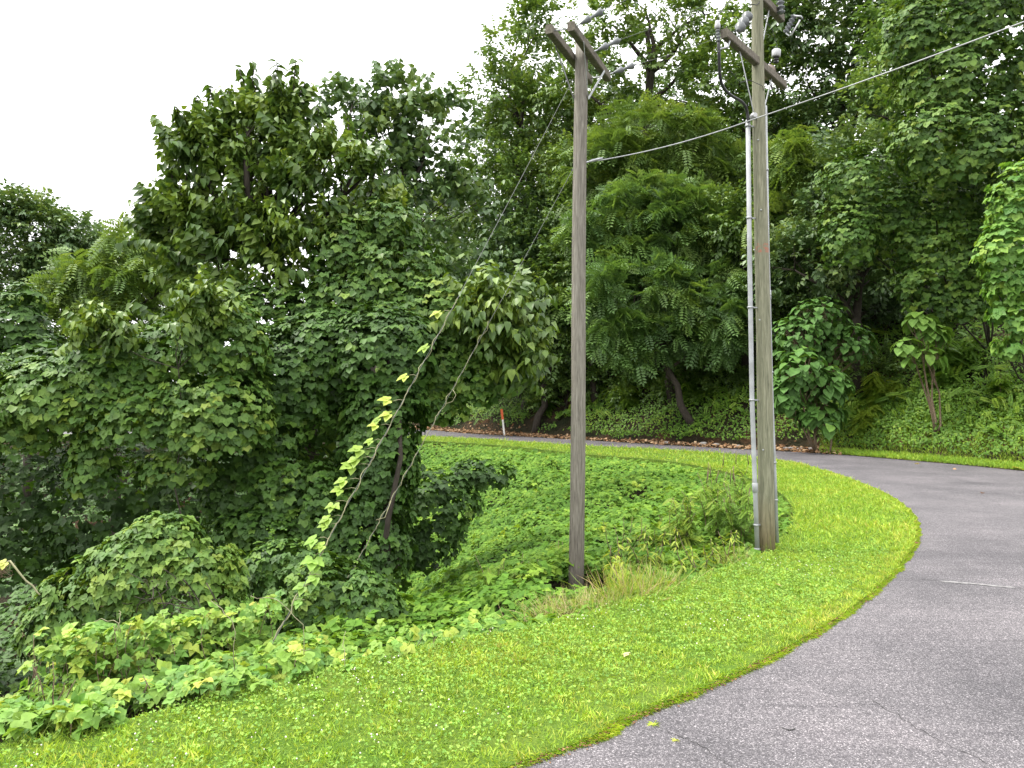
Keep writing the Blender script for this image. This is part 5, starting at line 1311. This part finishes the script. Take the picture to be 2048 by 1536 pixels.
weed('lowest weed on the slope, left of the dead grass', 1010, 1190, 9, 0.71, 5, 0.50, 'fern', 0.2, .16)
weed('fern-like sumac shoot on the bank right of the big-leaved shrub', 1760, 800, 27, 1.2, 5, .75, 'fern', .8, .3, 'bank')
weed('second fern-like sumac shoot lower on the same bank', 1735, 830, 26.2, .8, 4, .8, 'fern', .6, .25, 'bank')
weed('dark arching shrub above the right verge', 1890, 780, 25.6, 1.7, 9, .3, 'fern', .75, .5, 'bank')
weed('leafy weed clump over the verge at the right edge', 2000, 840, 23.4, 1.1, 8, .5, 'fern', .5, .4, 'bank')
weed('bushy weed on the far bank right of the marker post', 1090, 815, 38, 1.0, 8, .5, 'fern', .7, .4, 'bank')
weed('bushy weed on the far bank just right of the grey pole', 1260, 820, 34.5, 1.0, 9, .6, 'fern', .7, .45, 'bank')
weed('bushy weed on the far bank midway between the poles', 1390, 820, 32.6, 1.0, 9, .45, 'fern', .7, .45, 'bank')

# ------------------------------------------------------------------ odd leaves and sprigs lying about
def flat_leaf(name, label, px, py, size, kind, mat, var, z=.012, grp=None, n=1, cat='leaf'):
    b = G(px, py, z)
    F_ = Foliage(kind); a = rng.uniform(0, 2 * PI, n)
    F_.add(np.repeat(b[None], n, 0), frames(np.array([[0, -.1, 1.]]) + rng.normal(0, .2, (n, 3)), np.stack([np.cos(a), np.sin(a), .15 + 0 * a], -1)), size * rng.uniform(.7, 1.1, n), var + rng.normal(0, .05, n))
    me = F_.joined(name, b); o = link(name, me, M[mat]); o.location = b
    return tag(o, label, cat, grp)
flat_leaf('fallen_leaf', 'curled pale tan leaf lying on the lawn', 1262, 1308, .10, 'kudzu_hi', 'dry', .9, .06)
flat_leaf('fallen_leaf', 'small pale leaf lying on the lawn right of the tan tufts', 1551, 1168, .06, 'big', 'dry', .95, .07)
flat_leaf('fallen_leaf', 'yellow leaf on the verge at the right edge', 2038, 938, .35, 'kudzu_hi', 'kudzu_bright', 1., .05)
flat_leaf('fallen_leaf', 'pale leaf lying on the asphalt of the far bend', 1838, 927, .16, 'big', 'dry', .95)
flat_leaf('fallen_leaf', 'orange-brown leaf on the far bend beside the pale one', 1912, 938, .14, 'big', 'litter', .7)
flat_leaf('fallen_leaf', 'dark leaf lying on the lane in the middle of the bend', 1965, 985, .09, 'big', 'litter', .1)
flat_leaf('weed_sprig', 'small grass sprig growing in the asphalt near the lawn edge', 1308, 1448, .055, 'blade', 'grass', .8, .004, n=40, cat='weed')
flat_leaf('weed_sprig', 'tiny sprig in the asphalt crack near the bottom', 1350, 1480, .035, 'blade', 'grass', .9, .004, n=24, cat='weed')
flat_leaf('weed_sprig', 'yellow sprig in the transverse crack by the lawn edge', 1602, 1146, .06, 'blade', 'grass', .85, .004, n=30, cat='weed')
flat_leaf('weed_sprig', 'second yellow sprig further along the transverse crack', 1636, 1148, .06, 'blade', 'grass', .95, .004, n=30, cat='weed')
flat_leaf('bark_chip', 'brown chip of bark on the asphalt against the bend of the lawn', 1834, 1084, .10, 'round', 'litter', .4, .02, cat='bark chip')
